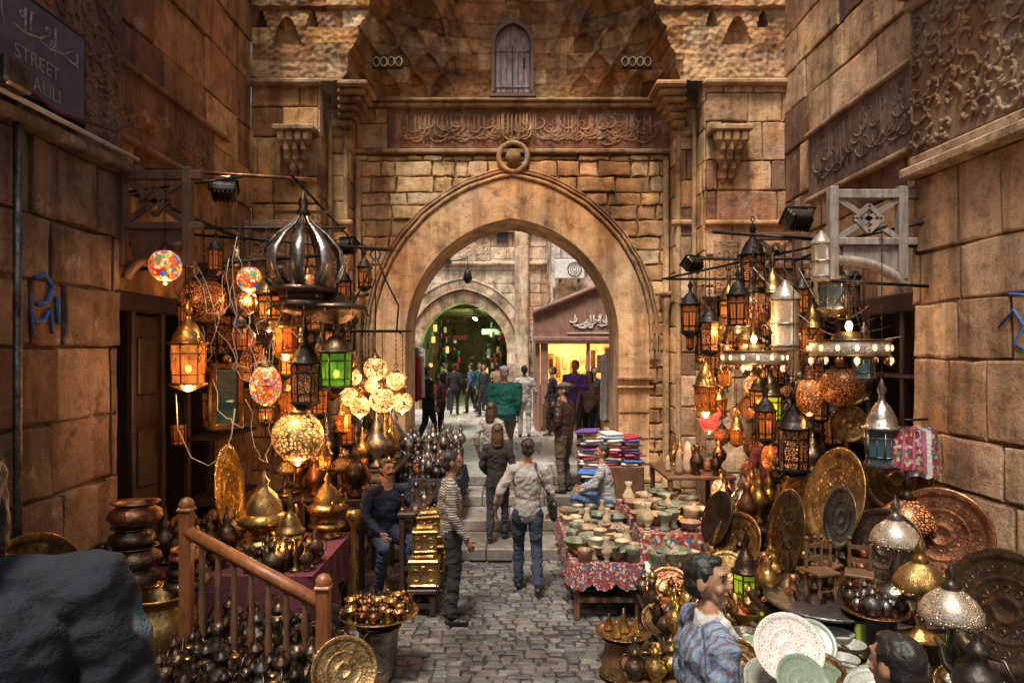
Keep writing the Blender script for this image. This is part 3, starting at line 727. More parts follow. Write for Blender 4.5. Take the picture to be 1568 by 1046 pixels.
blocks(mb, (-3.6, 12.6, 0), (0, 1, 0), (1, 0, 0), 6, .68, 6.5, .45, .7, PAL_FAR, 97)
mb.box((-3.9, 15.6, 3.7), (.5, 6, 6), 'stone', col=(.5, .42, .3)); mb.obj('side_street_wall')
mb = MB()
blocks(mb, (4.6, 22, 0), (0, -1, 0), (-1, 0, 0), 9, .68, 5.5, .45, .7, PAL_FAR, 98); mb.box((4.9, 17.6, 3.2), (.5, 9, 5), 'stone', col=(.5, .42, .3)); mb.obj('side_street_wall')
mb = MB()
mb.add([(-3.6, 16.5, 4.6), (-1.55, 16.5, 5.0), (-1.55, 18, 5.3), (-3.6, 18, 4.9)], [(0, 1, 2, 3), (3, 2, 1, 0)], 'wood_dark'); mb.box((-2.5, 16.5, 4.75), (2.1, .06, .1), 'wood_dark', ry=-.19)
mb.tube([(-2, 18.5, 5.15), (-1.2, 18.5, 5.3), (-1.2, 18.5, 4.9)], .02, 'iron')
mb.lathe([(.03, .25), (.08, .2), (.13, 0), (.06, -.12), (.01, -.14)], 'iron', (-1.2, 18.5, 4.75), 8); mb.obj('wooden_awning')
def garments(name, x0, x1, y0, y1, z, n, seed, L=.9, pal=None, wk=1.0):
    mb = MB(); rr = random.Random(seed)
    mb.tube([(x0, y0, z+.05), (x1, y1, z+.05)], .012, 'iron')
    for i in range(n):
        t = (i+.5)/n; x = x0+(x1-x0)*t; y = y0+(y1-y0)*t; l = L*rr.uniform(.7, 1.1); w = rr.uniform(.10, .16)*wk; ph = rr.random()*6
        vs = []; m = (pal[i % len(pal)] if pal else rr.choice(['c_red', 'c_cream', 'c_orange', 'c_sky', 'c_white', 'c_blue', 'c_green', 'c_pink', 'c_folk', 'c_purple']))
        for j in range(9):
            for k in range(9):
                u = k/8-.5; vs.append((x+u*w*(1+.3*j/8)*1.4, y+.035*math.sin(k*1.9+ph+j*.2)*(.4+j/8)+rr.uniform(-.004, .004), z-l*j/8+(abs(u)*-.1 if j == 0 else 0)+.02*math.sin(k*1.3+ph)*(j == 8)))
        mb.add(vs, [(j*9+k, j*9+k+1, j*9+k+10, j*9+k+9) for j in range(8) for k in range(8)], m, smooth=True)
    mb.obj(name)
garments('hanging_garments', -2.2, -1.75, 12.9, 13.4, 2.7, 5, 1, 1.1); garments('hanging_garments', -3.0, -2.6, 16, 20, 2.9, 14, 2, 1.2)
garments('hanging_garments', 1.74, 2.35, 12.8, 14.0, 2.75, 9, 3, 1.6, ['c_white', 'c_sky', 'c_white', 'c_pink', 'c_white', 'c_blue', 'c_white', 'c_cream', 'c_red'])
garments('patchwork_scarves', 3.36, 3.62, 5.85, 5.95, 2.12, 4, 9, .42, ['c_folk2', 'c_pink', 'c_white', 'c_folk'], 1.1)

# ------------------------------------------------------------------ people
def loft(st, xax=V((1, 0, 0)), seg=12):
    P = [V(s[0]) for s in st]; n = len(P); vs = []; fs = []
    d0 = (P[1]-P[0]).normalized(); d1 = (P[-1]-P[-2]).normalized()
    a, b = st[0], st[-1]; ra = min(a[1], a[2]); rb = min(b[1], b[2])
    rings = [(P[0]-d0*ra*.95, a[1]*.25, a[2]*.25, d0), (P[0]-d0*ra*.65, a[1]*.76, a[2]*.76, d0)]
    for i in range(n):
        d = (P[min(n-1, i+1)]-P[max(0, i-1)]).normalized(); rings.append((P[i], st[i][1], st[i][2], d))
    rings += [(P[-1]+d1*rb*.65, b[1]*.76, b[2]*.76, d1), (P[-1]+d1*rb*.95, b[1]*.25, b[2]*.25, d1)]
    for (p, rx, ry, d) in rings:
        x = xax-d*xax.dot(d)
        if x.length < .15: x = d.orthogonal()
        x.normalize(); y = d.cross(x)
        for k in range(seg):
            t = 2*math.pi*k/seg; vs.append(p+x*rx*math.cos(t)+y*ry*math.sin(t))
    m = len(rings)
    for i in range(m-1):
        for k in range(seg):
            l = (k+1) % seg; fs.append((i*seg+k, i*seg+l, (i+1)*seg+l, (i+1)*seg+k))
    fs.append(list(range(seg))[::-1]); fs.append([(m-1)*seg+k for k in range(seg)])
    return vs, fs
def person(name, loc, h=1.75, yaw=0, J=None, look=0, nod=0, top='c_grey', pants='c_jeans', skin='skin', hair='hair_black', style='short', fem=False,
           vox=.012, coat=0.0, hands=True, stache=False, cap=None, bag=False, collar=None, stocky=1.0, bare_arm=False):
    J = J or {}
    pel = V(J.get('pel', (0, 0, .95))); neck = V(J.get('neck', (0, -.01, 1.475)))
    parts = []
    def L(st, lab, xax=V((1, 0, 0)), T=None):
        vs, fs = loft(st, xax)
        if T: vs = [T @ v for v in vs]
        parts.append((vs, fs, lab))
    k = stocky; sw = .165 if fem else .185
    up = (neck-pel); fw = V((0, 1, 0)); fw = (fw-up.normalized()*fw.dot(up.normalized())).normalized()
    def T_(t, f=0): return pel+up*t+fw*f
    L([(T_(-.08-coat), .168*k, .122*k), (T_(.02), .160*k, .12*k), (T_(.25), .142*k, .108*k), (T_(.55), .165*k, .118*k, ), (T_(.78, -.005), .172*k, .105*k), (T_(.90, -.01), .115*k, .075*k), (T_(.98), .06, .055)], top)
    L([(pel+V((0, 0, -.04)), .145*k, .105*k), (pel+V((0, 0, .06)), .14*k, .10*k)], pants)
    for s, e in ((-1, 'L'), (1, 'R')):
        sh = neck+V((s*sw*k, 0, -.065)); el = V(J.get('e'+e, (s*.25, -.04, 1.13))); wr = V(J.get('w'+e, (s*.25, .06, .88)))
        L([(neck+V((s*.07, 0, -.03)), .05, .05), (sh, .064*k, .064*k), (sh.lerp(el, .5), .056*k, .056*k), (el, .047*k, .047*k)], top)
        am = skin if bare_arm else top
        L([(el, .046*k, .046*k), (el.lerp(wr, .35), .045*k, .045*k), (wr.lerp(el, .06), .033, .033)], am)
        L([(el.lerp(wr, .8), .024, .024), (wr, .023, .02)], skin)
        if hands:
            d = (wr-el).normalized(); d = (d+V(J.get('hd'+e, (0, 0, 0)))).normalized(); ind = V((-s, 0, 0)) if abs(d.x) < .8 else V((0, 0, 1))
            wd = d.cross(ind); wd = wd.normalized() if wd.length > .1 else V((0, 1, 0))
            pn = wd.cross(d).normalized()
            if pn.dot(ind) < 0: pn = -pn
            L([(wr+d*.02, .028, .015), (wr+d*.085, .038, .014)], skin, wd)
            for i, (o, ln) in enumerate(((-.03, .062), (-.01, .073), (.011, .069), (.031, .053))):
                b = wr+d*.09+wd*o; m_ = b+d*ln*.5+pn*.012; t_ = m_+d*ln*.35+pn*.03
                L([(b, .0095, .0095), (m_, .009, .009), (t_, .0075, .0075)], skin)
            fwd = 1 if wd.y > 0 else -1
            b = wr+d*.035+wd*.028*fwd
            L([(b, .013, .012), (b+d*.03+wd*.026*fwd+pn*.01, .011, .011), (b+d*.055+wd*.03*fwd+pn*.02, .008, .008)], skin)
        hp = pel+V((s*.088, 0, -.03)); kn = V(J.get('k'+e, (s*.1, .02, .5))); an = V(J.get('a'+e, (s*.11, -.02, .09)))
        L([(hp, .092*k, .1*k), (hp.lerp(kn, .45), .083*k, .087*k), (kn, .062, .066)], pants)
        L([(kn, .062, .066), (kn.lerp(an, .35), .062, .066), (an+V((0, 0, .01)), .054, .06)], pants)
        fd = V(J.get('f'+e, (s*.12, 1, 0))).normalized()
        L([(an-fd*.035+V((0, 0, -.05)), .036, .034), (an+fd*.06+V((0, 0, -.05)), .042, .034), (an+fd*.16+V((0, 0, -.06)), .036, .022)], 'shoe')
    H = Matrix.Translation(neck) @ Matrix.Rotation(rad(look), 4, 'Z') @ Matrix.Rotation(rad(-nod), 4, 'X')
    def E(c, r, lab, seg=12):
        c = V(c); vs = []; fs = []
        n = 9
        for j in range(n+1):
            a = math.pi*j/n
            for i in range(seg):
                t = 2*math.pi*i/seg; q = math.sin(a) if 0 < j < n else .01
                vs.append(H @ (c+V((r[0]*q*math.cos(t), r[1]*q*math.sin(t), r[2]*math.cos(a)))))
        for j in range(n):
            for i in range(seg): fs.append((j*seg+i, (j+1)*seg+i, (j+1)*seg+(i+1) % seg, j*seg+(i+1) % seg))
        fs.append([i for i in range(seg)]); fs.append([n*seg+i for i in range(seg)][::-1])
        parts.append((vs, fs, lab))
    def LH(st, lab, xax=V((1, 0, 0))): L(st, lab, xax, H)
    fine = vox < .0095
    LH([((0, .0, -.06), .062*k**.5, .058), ((0, .012, .06), .054*k**.5, .054)], skin)
    E((0, .0, .195), (.074, .093, .098), skin, 16)
    LH([((0, .03, .15), .056, .05), ((0, .052, .105), .045, .036), ((0, .064, .088), .026, .022)], skin)
    E((0, .05, .165), (.052, .042, .06), skin)
    LH([((0, .088, .198), .008, .009), ((0, .108, .163), .013, .012)], skin)
    E((0, .104, .157), (.018, .011, .009), skin)
    LH([((-.035, .078, .222), .012, .012), ((0, .086, .220), .012, .010), ((.035, .078, .222), .012, .012)], skin)
    for s in (-1, 1):
        E((s*.077, -.005, .175), (.010, .022, .033), skin)
        E((s*.04, .066, .155), (.02, .02, .022), skin)
        if fine:
            E((s*.031, .084, .197), (.011, .006, .005), 'eye'); LH([((s*.016, .097, .222), .0035, .004), ((s*.046, .086, .225), .003, .0035)], 'hair_black')
    if fine: LH([((-.018, .090, .128), .004, .004), ((0, .096, .129), .0055, .005), ((.018, .090, .128), .004, .004)], 'lip')
    if stache: LH([((-.032, .086, .136), .008, .008), ((0, .105, .143), .010, .010), ((.032, .086, .136), .008, .008)], 'hair_black')
    if style == 'short':
        E((0, -.018, .222), (.081, .092, .083), hair, 16); E((0, -.045, .175), (.075, .062, .085), hair, 16); E((0, .028, .272), (.052, .048, .026), hair)
        for s in (-1, 1): LH([((s*.071, .012, .235), .010, .018), ((s*.0745, .010, .195), .006, .010)], hair)
    else:
        E((0, -.02, .215), (.090, .102, .094), hair, 16)
        LH([((0, -.05, .2), .086, .06), ((0, -.07, .08), .092, .05), ((0, -.085, -.03), .075, .032)], hair)
        for s in (-1, 1): LH([((s*.07, .015, .22), .022, .03), ((s*.078, .012, .10), .02, .028), ((s*.075, -.01, .0), .018, .02)], hair)
    if cap:
        E((0, -.01, .255), (.092, .108, .058), cap, 16); LH([((-.05, .09, .245), .035, .008), ((.05, .09, .245), .035, .008)], cap)
    if collar:
        LH([((0, .0, -.035), .074, .070), ((0, .01, .03), .063, .063)], collar)
        for s in (-1, 1): L([(neck+V((s*.05, .05, .0)), .022, .02), (neck+V((s*.035, .11, -.07)), .02, .012)], collar)
    if bag:
        L([(V((.30, .0, .86)), .05, .13), (V((.30, .0, 1.02)), .045, .12)], 'black_plastic')
        L([(V((.29, .02, 1.08)), .008, .012), (V((.19, -.115, 1.2)), .008, .012), (V((.11, -.12, 1.38)), .008, .012), (V((.085, -.05, 1.48)), .008, .012)], 'black_plastic')
    av = []; af = []; lab = []
    for vs, fs, l in parts:
        b = len(av); av += vs; af += [[b+i for i in f] for f in fs]; lab += [l]*len(fs)
    me = bpy.data.meshes.new(name+'_src'); me.from_pydata([tuple(v) for v in av], [], af)
    o = bpy.data.objects.new(name+'_src', me); sc.collection.objects.link(o)
    m = o.modifiers.new('r', 'REMESH'); m.mode = 'VOXEL'; m.voxel_size = vox
    m2 = o.modifiers.new('s', 'SMOOTH'); m2.factor = .5; m2.iterations = 2
    dg = bpy.context.evaluated_depsgraph_get(); ev = o.evaluated_get(dg)
    nm = bpy.data.meshes.new_from_object(ev)
    bpy.data.objects.remove(o)
    bv = BVHTree.FromPolygons(av, af)
    labs = list(dict.fromkeys(lab)); li = {l: i for i, l in enumerate(labs)}; fl = [li[l] for l in lab]
    nm.materials.clear()
    for l in labs: nm.materials.append(MATS[l])
    nv, nf = len(nm.vertices), len(nm.polygons)
    cos = [0.0]*(nv*3); nm.vertices.foreach_get('co', cos)
    nor = [0.0]*(nv*3); nm.vertices.foreach_get('normal', nor)
    ctr = [0.0]*(nf*3); nm.polygons.foreach_get('center', ctr)
    mi = [0]*nf
    for i in range(nf):
        r = bv.find_nearest((ctr[3*i], ctr[3*i+1], ctr[3*i+2])); mi[i] = fl[r[2]] if r[2] is not None else 0
    isc = [l.startswith('c_') for l in labs]; cl = set()
    ish = [l.startswith('hair') for l in labs]; hl = set()
    for i, p in enumerate(nm.polygons):
        if isc[mi[i]]: cl.update(p.vertices)
        elif ish[mi[i]]: hl.update(p.vertices)
    for i in cl:
        x, y, z = cos[3*i:3*i+3]
        n1 = noise.noise(V((x*6, y*6, z*11+3)))*.014+noise.noise(V((x*15, y*15, z*26)))*.006
        n1 += (1-abs(noise.noise(V((x*9+z*5, y*9, z*14-x*7)))*2.2))*.007
        for a in range(3): cos[3*i+a] += nor[3*i+a]*n1
    for i in hl:
        x, y, z = cos[3*i:3*i+3]
        n1 = noise.noise(V((x*45, y*45, z*25)))*.006
        for a in range(3): cos[3*i+a] += nor[3*i+a]*n1
    nm.vertices.foreach_set('co', cos)
    nm.polygons.foreach_set('material_index', mi); nm.polygons.foreach_set('use_smooth', [True]*nf); nm.update()
    ob = bpy.data.objects.new(name, nm); sc.collection.objects.link(ob)
    s = h/1.77; ob.scale = (s, s, s); ob.location = loc; ob.rotation_euler = (0, 0, rad(yaw))
    return ob
walk = dict(kL=(-.1, .12, .51), aL=(-.10, .10, .10), kR=(.1, -.02, .5), aR=(.10, -.22, .14), eL=(-.26, -.1, 1.14), wL=(-.27, .0, .9), eR=(.27, .0, 1.14), wR=(.27, .12, .93))
walk2 = dict(kR=(.1, .12, .51), aR=(.10, .10, .10), kL=(-.1, -.02, .5), aL=(-.10, -.2, .13))
person('man_grey_sweater', (.18, 7.87, 0), 1.76, 3, dict(walk, eL=(-.33, -.08, 1.17), wL=(-.36, .06, .94)), top='c_grey', pants='c_jeans', vox=.008, bag=True)
person('man_striped_sweater', (-.62, 7.0, 0), 1.74, -78, dict(eL=(-.24, -.08, 1.13), wL=(-.22, .02, .88), eR=(.25, -.02, 1.13), wR=(.24, .12, .90), neck=(0, -.02, 1.475), kL=(-.08, .05, .5)), look=8, top='c_stripe', pants='c_black', skin='skin_dark', vox=.008, nod=4)
person('man_with_mustache', (-1.43, 7.85, 0), 1.78, 212, dict(pel=(0, -.12, .70), neck=(0, -.03, 1.22), kL=(-.16, .33, .62), aL=(-.15, .22, .10), kR=(.16, .30, .60), aR=(.15, .10, .10),
       eL=(-.30, .05, .95), wL=(-.22, .30, .98), eR=(.30, .02, .92), wR=(.17, .20, .74)), look=12, top='c_navy', pants='c_jeans', vox=.008, stache=True, stocky=1.16)
person('woman_black_coat', (-.2, 9.4, .17), 1.60, -4, dict(walk2, eL=(-.24, -.02, 1.14), wL=(-.18, .12, 1.0)), top='c_black', pants='c_black', hair='hair_brown', style='long', fem=True, coat=.12, vox=.010)
person('woman_grey_shawl', (-.32, 10.9, .34), 1.62, -25, walk, top='c_grey', pants='c_black', hair='hair_brown', style='long', fem=True, coat=.15, vox=.011)
person('man_green_jacket', (-.14, 12.7, .68), 1.80, 0, walk2, top='c_green', pants='c_khaki', hair='hair_grey', cap='c_white', stocky=1.4, vox=.012)
person('man_white_shirt', (.30, 16.5, .68), 1.76, 0, walk, top='c_white', pants='c_white', vox=.013)
person('man_leather_jacket', (.83, 10.95, .51), 1.74, 62, dict(eL=(-.28, .0, 1.15), wL=(-.16, .18, 1.0)), look=10, top='c_leather', pants='c_khaki', cap='c_khaki', coat=.1, stocky=1.18, vox=.009)
person('man_purple_shirt', (1.40, 15.2, .68), 1.90, 150, dict(eL=(-.3, .08, 1.2), wL=(-.12, .25, 1.25)), top='c_purple', pants='c_khaki', vox=.013, stocky=1.2)
person('woman_tan_coat', (1.70, 15.0, .68), 1.66, 160, walk, top='c_tan', pants='c_black', style='long', fem=True, vox=.013)
person('man_dark_jacket', (1.0, 17.0, .68), 1.72, 100, walk, top='c_black', pants='c_black', vox=.014)
person('man_dark_jacket', (2.0, 16.6, .68), 1.72, 190, None, top='c_navy', pants='c_black', vox=.014)
person('man_dark_coat', (-1.9, 15.4, .68), 1.76, -60, walk2, top='c_black', pants='c_black', coat=.15, vox=.013)
person('woman_maroon_shawl', (-1.65, 15.9, .68), 1.62, 100, None, top='c_maroon', pants='c_black', style='long', fem=True, vox=.013)
for i, (x, y, m) in enumerate(((-1.9, 22.5, 'c_black'), (-1.4, 23.2, 'c_denim'), (-.9, 22.0, 'c_black'), (-1.15, 24.2, 'c_green'), (-2.4, 24.5, 'c_leather'), (-.5, 23.5, 'c_tan'))):
    person('pedestrian', (x, y, .68), 1.7, i*70, walk if i % 2 else walk2, top=m, pants='c_black', vox=.018, hands=True)
sit = dict(pel=(0, -.1, .50), neck=(0, -.02, 1.0), kL=(-.13, .36, .52), aL=(-.13, .34, .1), kR=(.13, .36, .52), aR=(.13, .30, .1), eL=(-.27, .05, .74), wL=(-.15, .28, .62), eR=(.27, .05, .74), wR=(.12, .3, .64))
person('seated_vendor', (1.27, 9.75, .17), 1.74, 75, sit, look=15, top='c_stripe2', pants='c_denim', vox=.009)
mb = MB(); mb.box((0, 0, .2), (.38, .38, .4), 'wood_mid', bev=.02); mb.box((0, 0, .415), (.42, .42, .03), 'wood_dark', bev=.01); mb.obj('stool', (1.33, 9.75, .17))
person('man_knit_sweater', (.93, 3.2, 0), 1.80, -88, dict(eL=(-.25, -.05, 1.13), wL=(-.24, .06, .88)), look=-34, nod=-2, top='c_knit', pants='c_khaki', vox=.006, collar='c_white', stocky=1.14)
person('man_dark_hair', (1.40, 2.5, 0), 1.72, 18, None, look=5, top='c_black', pants='c_black', skin='skin', vox=.008)
person('woman_colourful_jacket', (-1.22, 1.5, .80), 1.76, 22, dict(eR=(.33, -.02, 1.16), wR=(.35, .1, .92)), top='c_patch', pants='c_black', hair='hair_black', style='long', vox=.009, stocky=1.46, coat=.1)
person('shopkeeper', (2.95, 7.7, .25), 1.72, 170, dict(eL=(-.3, .08, 1.15), wL=(-.15, .3, 1.15)), top='c_maroon', pants='c_jeans', vox=.011)

# ------------------------------------------------------------------ goods library
def mk(fn, name):
    mb = MB(); fn(mb); return mb.mesh(name)
def ring(mb, z, r=.03, mat='iron'): mb.tube([(r*math.cos(t*.785), 0, z+r*math.sin(t*.785)) for t in range(8)], r*.22, mat, 5, closed=True)
def lantern_mesh(metal_, glass, seg=6, w=.15, h=.34, dome=.5):
    def f(mb):
        mb.lathe([(.001, -.06), (w*.3, -.05), (w*.95, 0), (w*1.12, .01), (w*1.12, .03), (w*.95, .035)], metal_, seg=seg, smooth=False)
        mb.lathe([(w*.9, .035), (w*.96, h)], glass, seg=seg, smooth=False)
        if glass.startswith('glow') and glass != 'glow_dim':
            mb.sphere((0, 0, h*.42), w*.17, 'bulb', 8, (1, 1, 1.5)); mb.lathe([(w*.1, h*.6), (w*.1, h)], 'iron', seg=6)
        for i in range(seg):
            a = 2*math.pi*i/seg; c, s = math.cos(a), math.sin(a)
            mb.tube([(w*.93*c, w*.93*s, .02), (w*1.0*c, w*1.0*s, h+.01)], .009, metal_, 4)
            a2 = 2*math.pi*(i+1)/seg
            for zz in (h*.28, h*.8):
                mb.tube([(w*.95*c, w*.95*s, zz), (w*.95*math.cos(a2), w*.95*math.sin(a2), zz)], .006, metal_, 4)
            am = (a+a2)/2; rr_ = w*.93*math.cos(math.pi/seg)
            mb.tube([(rr_*math.cos(am), rr_*math.sin(am), h*.28), (rr_*math.cos(am), rr_*math.sin(am), h*.8)], .004, metal_, 4)
        mb.lathe([(w*.98, h), (w*1.2, h+.01), (w*1.2, h+.03), (w*.95, h+.04), (w*.85, h+.04+w*.3*dome*2), (w*.5, h+.04+w*.75*dome*2), (w*.2, h+.04+w*.95*dome*2), (w*.16, h+.06+w*1.1*dome*2), (w*.3, h+.08+w*1.2*dome*2), (w*.08, h+.1+w*1.5*dome*2), (.001, h+.13+w*1.5*dome*2)], metal_, seg=max(seg, 12))
        ring(mb, h+.15+w*1.5*dome*2)
    return f
L_amber = mk(lantern_mesh('brass', 'glow_warm', 6, .16, .40, .7), 'lantern_amber'); L_green = mk(lantern_mesh('bronze', 'glow_green', 6, .15, .34, .5), 'lantern_green')
L_dark = mk(lantern_mesh('iron', 'pierced_bronze', 6, .14, .40, .7), 'lantern_dark'); L_brass = mk(lantern_mesh('brass', 'glow_dim', 8, .12, .26, .9), 'lantern_brass')
L_small = mk(lantern_mesh('brass_dark', 'glow_warm', 6, .09, .18, .7), 'lantern_small'); L_silver = mk(lantern_mesh('silver', 'glass_blue', 6, .14, .32, .8), 'lantern_silver')
L_yel = mk(lantern_mesh('bronze', 'glow_yellow', 6, .12, .25, .8), 'lantern_yellow'); L_iron2 = mk(lantern_mesh('iron', 'glow_dim', 8, .10, .3, .6), 'lantern_iron')
def globe(metal_, m, r=.15, sq=1.0):
    def f(mb):
        mb.sphere((0, 0, 0), r, m, 20, (1, 1, sq)); t = r*sq
        mb.lathe([(r*.42, t*.9), (r*.5, t*.97), (r*.3, t*1.05), (r*.15, t*1.35), (.001, t*1.4)], metal_, seg=12)
        mb.lathe([(r*.3, -t*.97), (r*.2, -t*1.08), (.001, -t*1.2)], metal_, seg=10); ring(mb, t*1.42+.02, .025, metal_)
    return f
G_mos = mk(globe('brass_dark', 'mosaic', .15, 1.05), 'mosaic_globe'); G_mosf = mk(globe('brass_dark', 'mosaic_fine', .15, 1.3), 'mosaic_drop'); G_gold = mk(globe('brass', 'pierced_gold', .25, .98), 'pierced_globe')
G_bronze = mk(globe('bronze', 'pierced_bronze', .22, .95), 'bronze_globe'); G_glass = mk(globe('brass_dark', 'glow_globe', .11, 1.0), 'glass_globe'); G_copper = mk(globe('copper', 'glow_copper', .11, 1.5), 'gourd'); G_red = mk(globe('brass_dark', 'glow_red', .11, 1.2), 'red_globe')
def f(mb):
    for i in range(9):
        a = 2*math.pi*i/9; prof = [(.05, .60), (.12, .50), (.27, .38), (.40, .22), (.43, .06), (.38, -.08), (.30, -.16)]
        vs = []
        for (r, z) in prof:
            wd = .05+.30*r
            for s in (-1, 1):
                t = a+s*wd/(r+.06)*.42; vs.append((r*math.cos(t), r*math.sin(t), z)); vs.append(((r-.014)*math.cos(t), (r-.014)*math.sin(t), z))
        n = len(prof); fs = []
        for j in range(n-1):
            b = j*4; fs += [(b, b+2, b+6, b+4), (b+1, b+5, b+7, b+3), (b, b+4, b+5, b+1), (b+2, b+3, b+7, b+6)]
        mb.add(vs, fs, 'pewter' if i % 2 else 'silver', smooth=True)
    mb.lathe([(.30, -.16), (.34, -.17), (.34, -.22), (.26, -.23), (.24, -.30), (.30, -.32), (.30, -.40), (.1, -.46), (.001, -.47)], 'bronze', seg=18)
    for i in range(10):
        a = i*.628; mb.tube([(.3*math.cos(a), .3*math.sin(a), -.36), (.38*math.cos(a), .38*math.sin(a), -.42)], .01, 'bronze', 4)
    mb.lathe([(.06, .58), (.08, .62), (.04, .66), (.06, .72), (.02, .80), (.001, .86)], 'bronze', seg=12)
    mb.box((0, 0, .62), (.62, .03, .03), 'bronze'); ring(mb, .88, .03)
L_dome = mk(f, 'dome_lamp')
def f(mb):
    R_ = .32
    mb.lathe([(R_-.01, -.06), (R_, -.05), (R_, .05), (R_-.01, .06), (R_-.02, .05), (R_-.02, -.05)], 'pierced_silver', seg=28)
    for z in (-.065, .065): mb.lathe([(R_+.008, z-.008), (R_+.012, z), (R_+.008, z+.008), (R_-.02, z)], 'brass_dark', seg=28)
    for i in range(14):
        a = 2*math.pi*i/14; c, s = math.cos(a), math.sin(a)
        mb.lathe([(.001, 0), (.022, -.02), (.024, -.05), (.001, -.08)], 'copper' if i % 3 else 'glow_white', (R_*c, R_*s, -.07), 8)
        mb.lathe([(.012, -.025), (.020, 0), (.012, .025)], 'glow_white', ((R_+.002)*c, (R_+.002)*s, 0), 6)
    for i in range(3):
        a = 2*math.pi*i/3; mb.tube([(R_*math.cos(a), R_*math.sin(a), .06), (.03*math.cos(a), .03*math.sin(a), .5)], .006, 'iron', 4)
    mb.lathe([(.1, .14), (.14, .10), (.14, .0), (.09, -.03)], 'brass_dark', seg=12)
    mb.sphere((0, 0, .19), .03, 'bulb', 10, (1, 1, 1.5)); mb.lathe([(.015, .23), (.02, .26), (.02, .34), (.001, .52)], 'brass_dark', seg=8)
L_ring = mk(f, 'ring_lamp')
def traymesh(mat, r=.4):
    def f(mb):
        mb.lathe([(.001, .0), (r*.18, .004), (r*.2, .008), (r*.22, .002), (r*.5, .002), (r*.53, .010), (r*.56, .002), (r*.80, .004), (r*.84, .02), (r*.97, .034), (r, .03), (r*.985, .022), (r*.84, .008), (.001, -.01)], mat, seg=44)
        if mat.startswith('b') or mat in ('copper', 'gold'):
            for k, (rr_, n) in enumerate(((.36, 12), (.68, 22))):
                for i in range(n):
                    a = 6.2832*i/n; q = r*rr_; mb.tube([(q*math.cos(a)+r*.055*math.cos(t*1.05), q*math.sin(a)+r*.055*math.sin(t*1.05), .005) for t in range(6)], .003, mat, 4, closed=True)
    return mk(f, 'tray')
T_brass = traymesh('brass_engraved'); T_dark = traymesh('brass_dark'); T_copper = traymesh('copper'); T_bronze = traymesh('bronze'); T_flor = traymesh('ceramic_floral'); T_green = traymesh('ceramic_green'); T_grey = traymesh('ceramic_grey'); T_sil = traymesh('pewter'); T_gold = traymesh('gold')
def kettle(mat):
    def f(mb):
        mb.lathe([(.001, 0), (.06, 0), (.065, .012), (.05, .025), (.10, .07), (.115, .12), (.09, .18), (.045, .21), (.04, .25), (.055, .27), (.05, .285), (.03, .31), (.012, .33), (.018, .35), (.001, .37)], mat, seg=14)
        mb.tube([(.09, 0, .10), (.16, 0, .15), (.18, 0, .23), (.21, 0, .26)], [.022, .016, .011, .009], mat, 6)
        mb.tube([(-.05, 0, .26), (-.12, 0, .27), (-.16, 0, .20), (-.14, 0, .12), (-.10, 0, .09)], .008, mat, 5)
    return f
K = {m: mk(kettle(m), 'kettle_'+m) for m in ('bronze', 'pewter', 'brass', 'copper')}
def lat(prof, mat, seg=18): return mk(lambda mb: mb.lathe(prof, mat, seg=seg), 'v')
vase_p = [(.001, 0), (.05, 0), (.045, .02), (.03, .04), (.08, .12), (.085, .17), (.05, .24), (.03, .30), (.055, .36), (.045, .36), (.02, .30), (.001, .1)]
bowl_p = [(.001, 0), (.05, 0), (.045, .02), (.10, .06), (.13, .11), (.135, .115), (.122, .11), (.09, .06), (.001, .03)]
pot_p = [(.001, 0), (.12, 0), (.20, .06), (.24, .14), (.22, .22), (.16, .27), (.17, .30), (.21, .32), (.21, .335), (.15, .31), (.15, .27), (.001, .2)]
mort_p = [(.001, 0), (.05, 0), (.055, .02), (.035, .04), (.045, .08), (.07, .15), (.075, .16), (.06, .16), (.04, .09), (.001, .06)]
urn_p = [(.001, 0), (.07, 0), (.06, .03), (.03, .06), (.035, .10), (.10, .18), (.11, .25), (.07, .32), (.035, .36), (.05, .40), (.03, .44), (.012, .48), (.02, .51), (.001, .56)]
cand_p = [(.001, 0), (.07, 0), (.06, .02), (.02, .05), (.03, .09), (.015, .13), (.03, .18), (.014, .22), (.014, .30), (.04, .33), (.035, .35), (.001, .35)]
jar_p = [(.001, 0), (.06, 0), (.075, .03), (.08, .12), (.07, .18), (.05, .20), (.055, .22), (.04, .25), (.015, .27), (.001, .30)]
cyl_p = [(.001, 0), (.06, 0), (.06, .10), (.065, .12), (.05, .12), (.048, .03), (.001, .03)]
cone_p = [(.001, 0), (.06, 0), (.062, .05), (.048, .2), (.03, .33), (.001, .36)]
vas = {m: lat(vase_p, m) for m in ('brass', 'bronze', 'copper', 'silver', 'alabaster', 'alabaster_pink', 'pewter')}
bow = {m: lat(bowl_p, m) for m in ('brass', 'bronze', 'copper', 'alabaster', 'alabaster_green', 'alabaster_pink', 'pewter', 'ceramic_grey')}
jar = {m: lat(jar_p, m) for m in ('alabaster', 'alabaster_pink', 'alabaster_green', 'silver', 'brass')}
cyl = {m: lat(cyl_p, m) for m in ('alabaster', 'alabaster_pink', 'alabaster_green')}
pot = {m: lat(pot_p, m, 28) for m in ('copper', 'bronze', 'brass', 'brass_dark')}
mor = {m: lat(mort_p, m) for m in ('alabaster', 'alabaster_green', 'brass', 'alabaster_pink')}
urn = {m: lat(urn_p, m) for m in ('brass', 'bronze', 'silver', 'gold', 'pewter')}
can = {m: lat(cand_p, m) for m in ('brass', 'silver', 'gold', 'pewter')}
cone = lat(cone_p, 'salt')
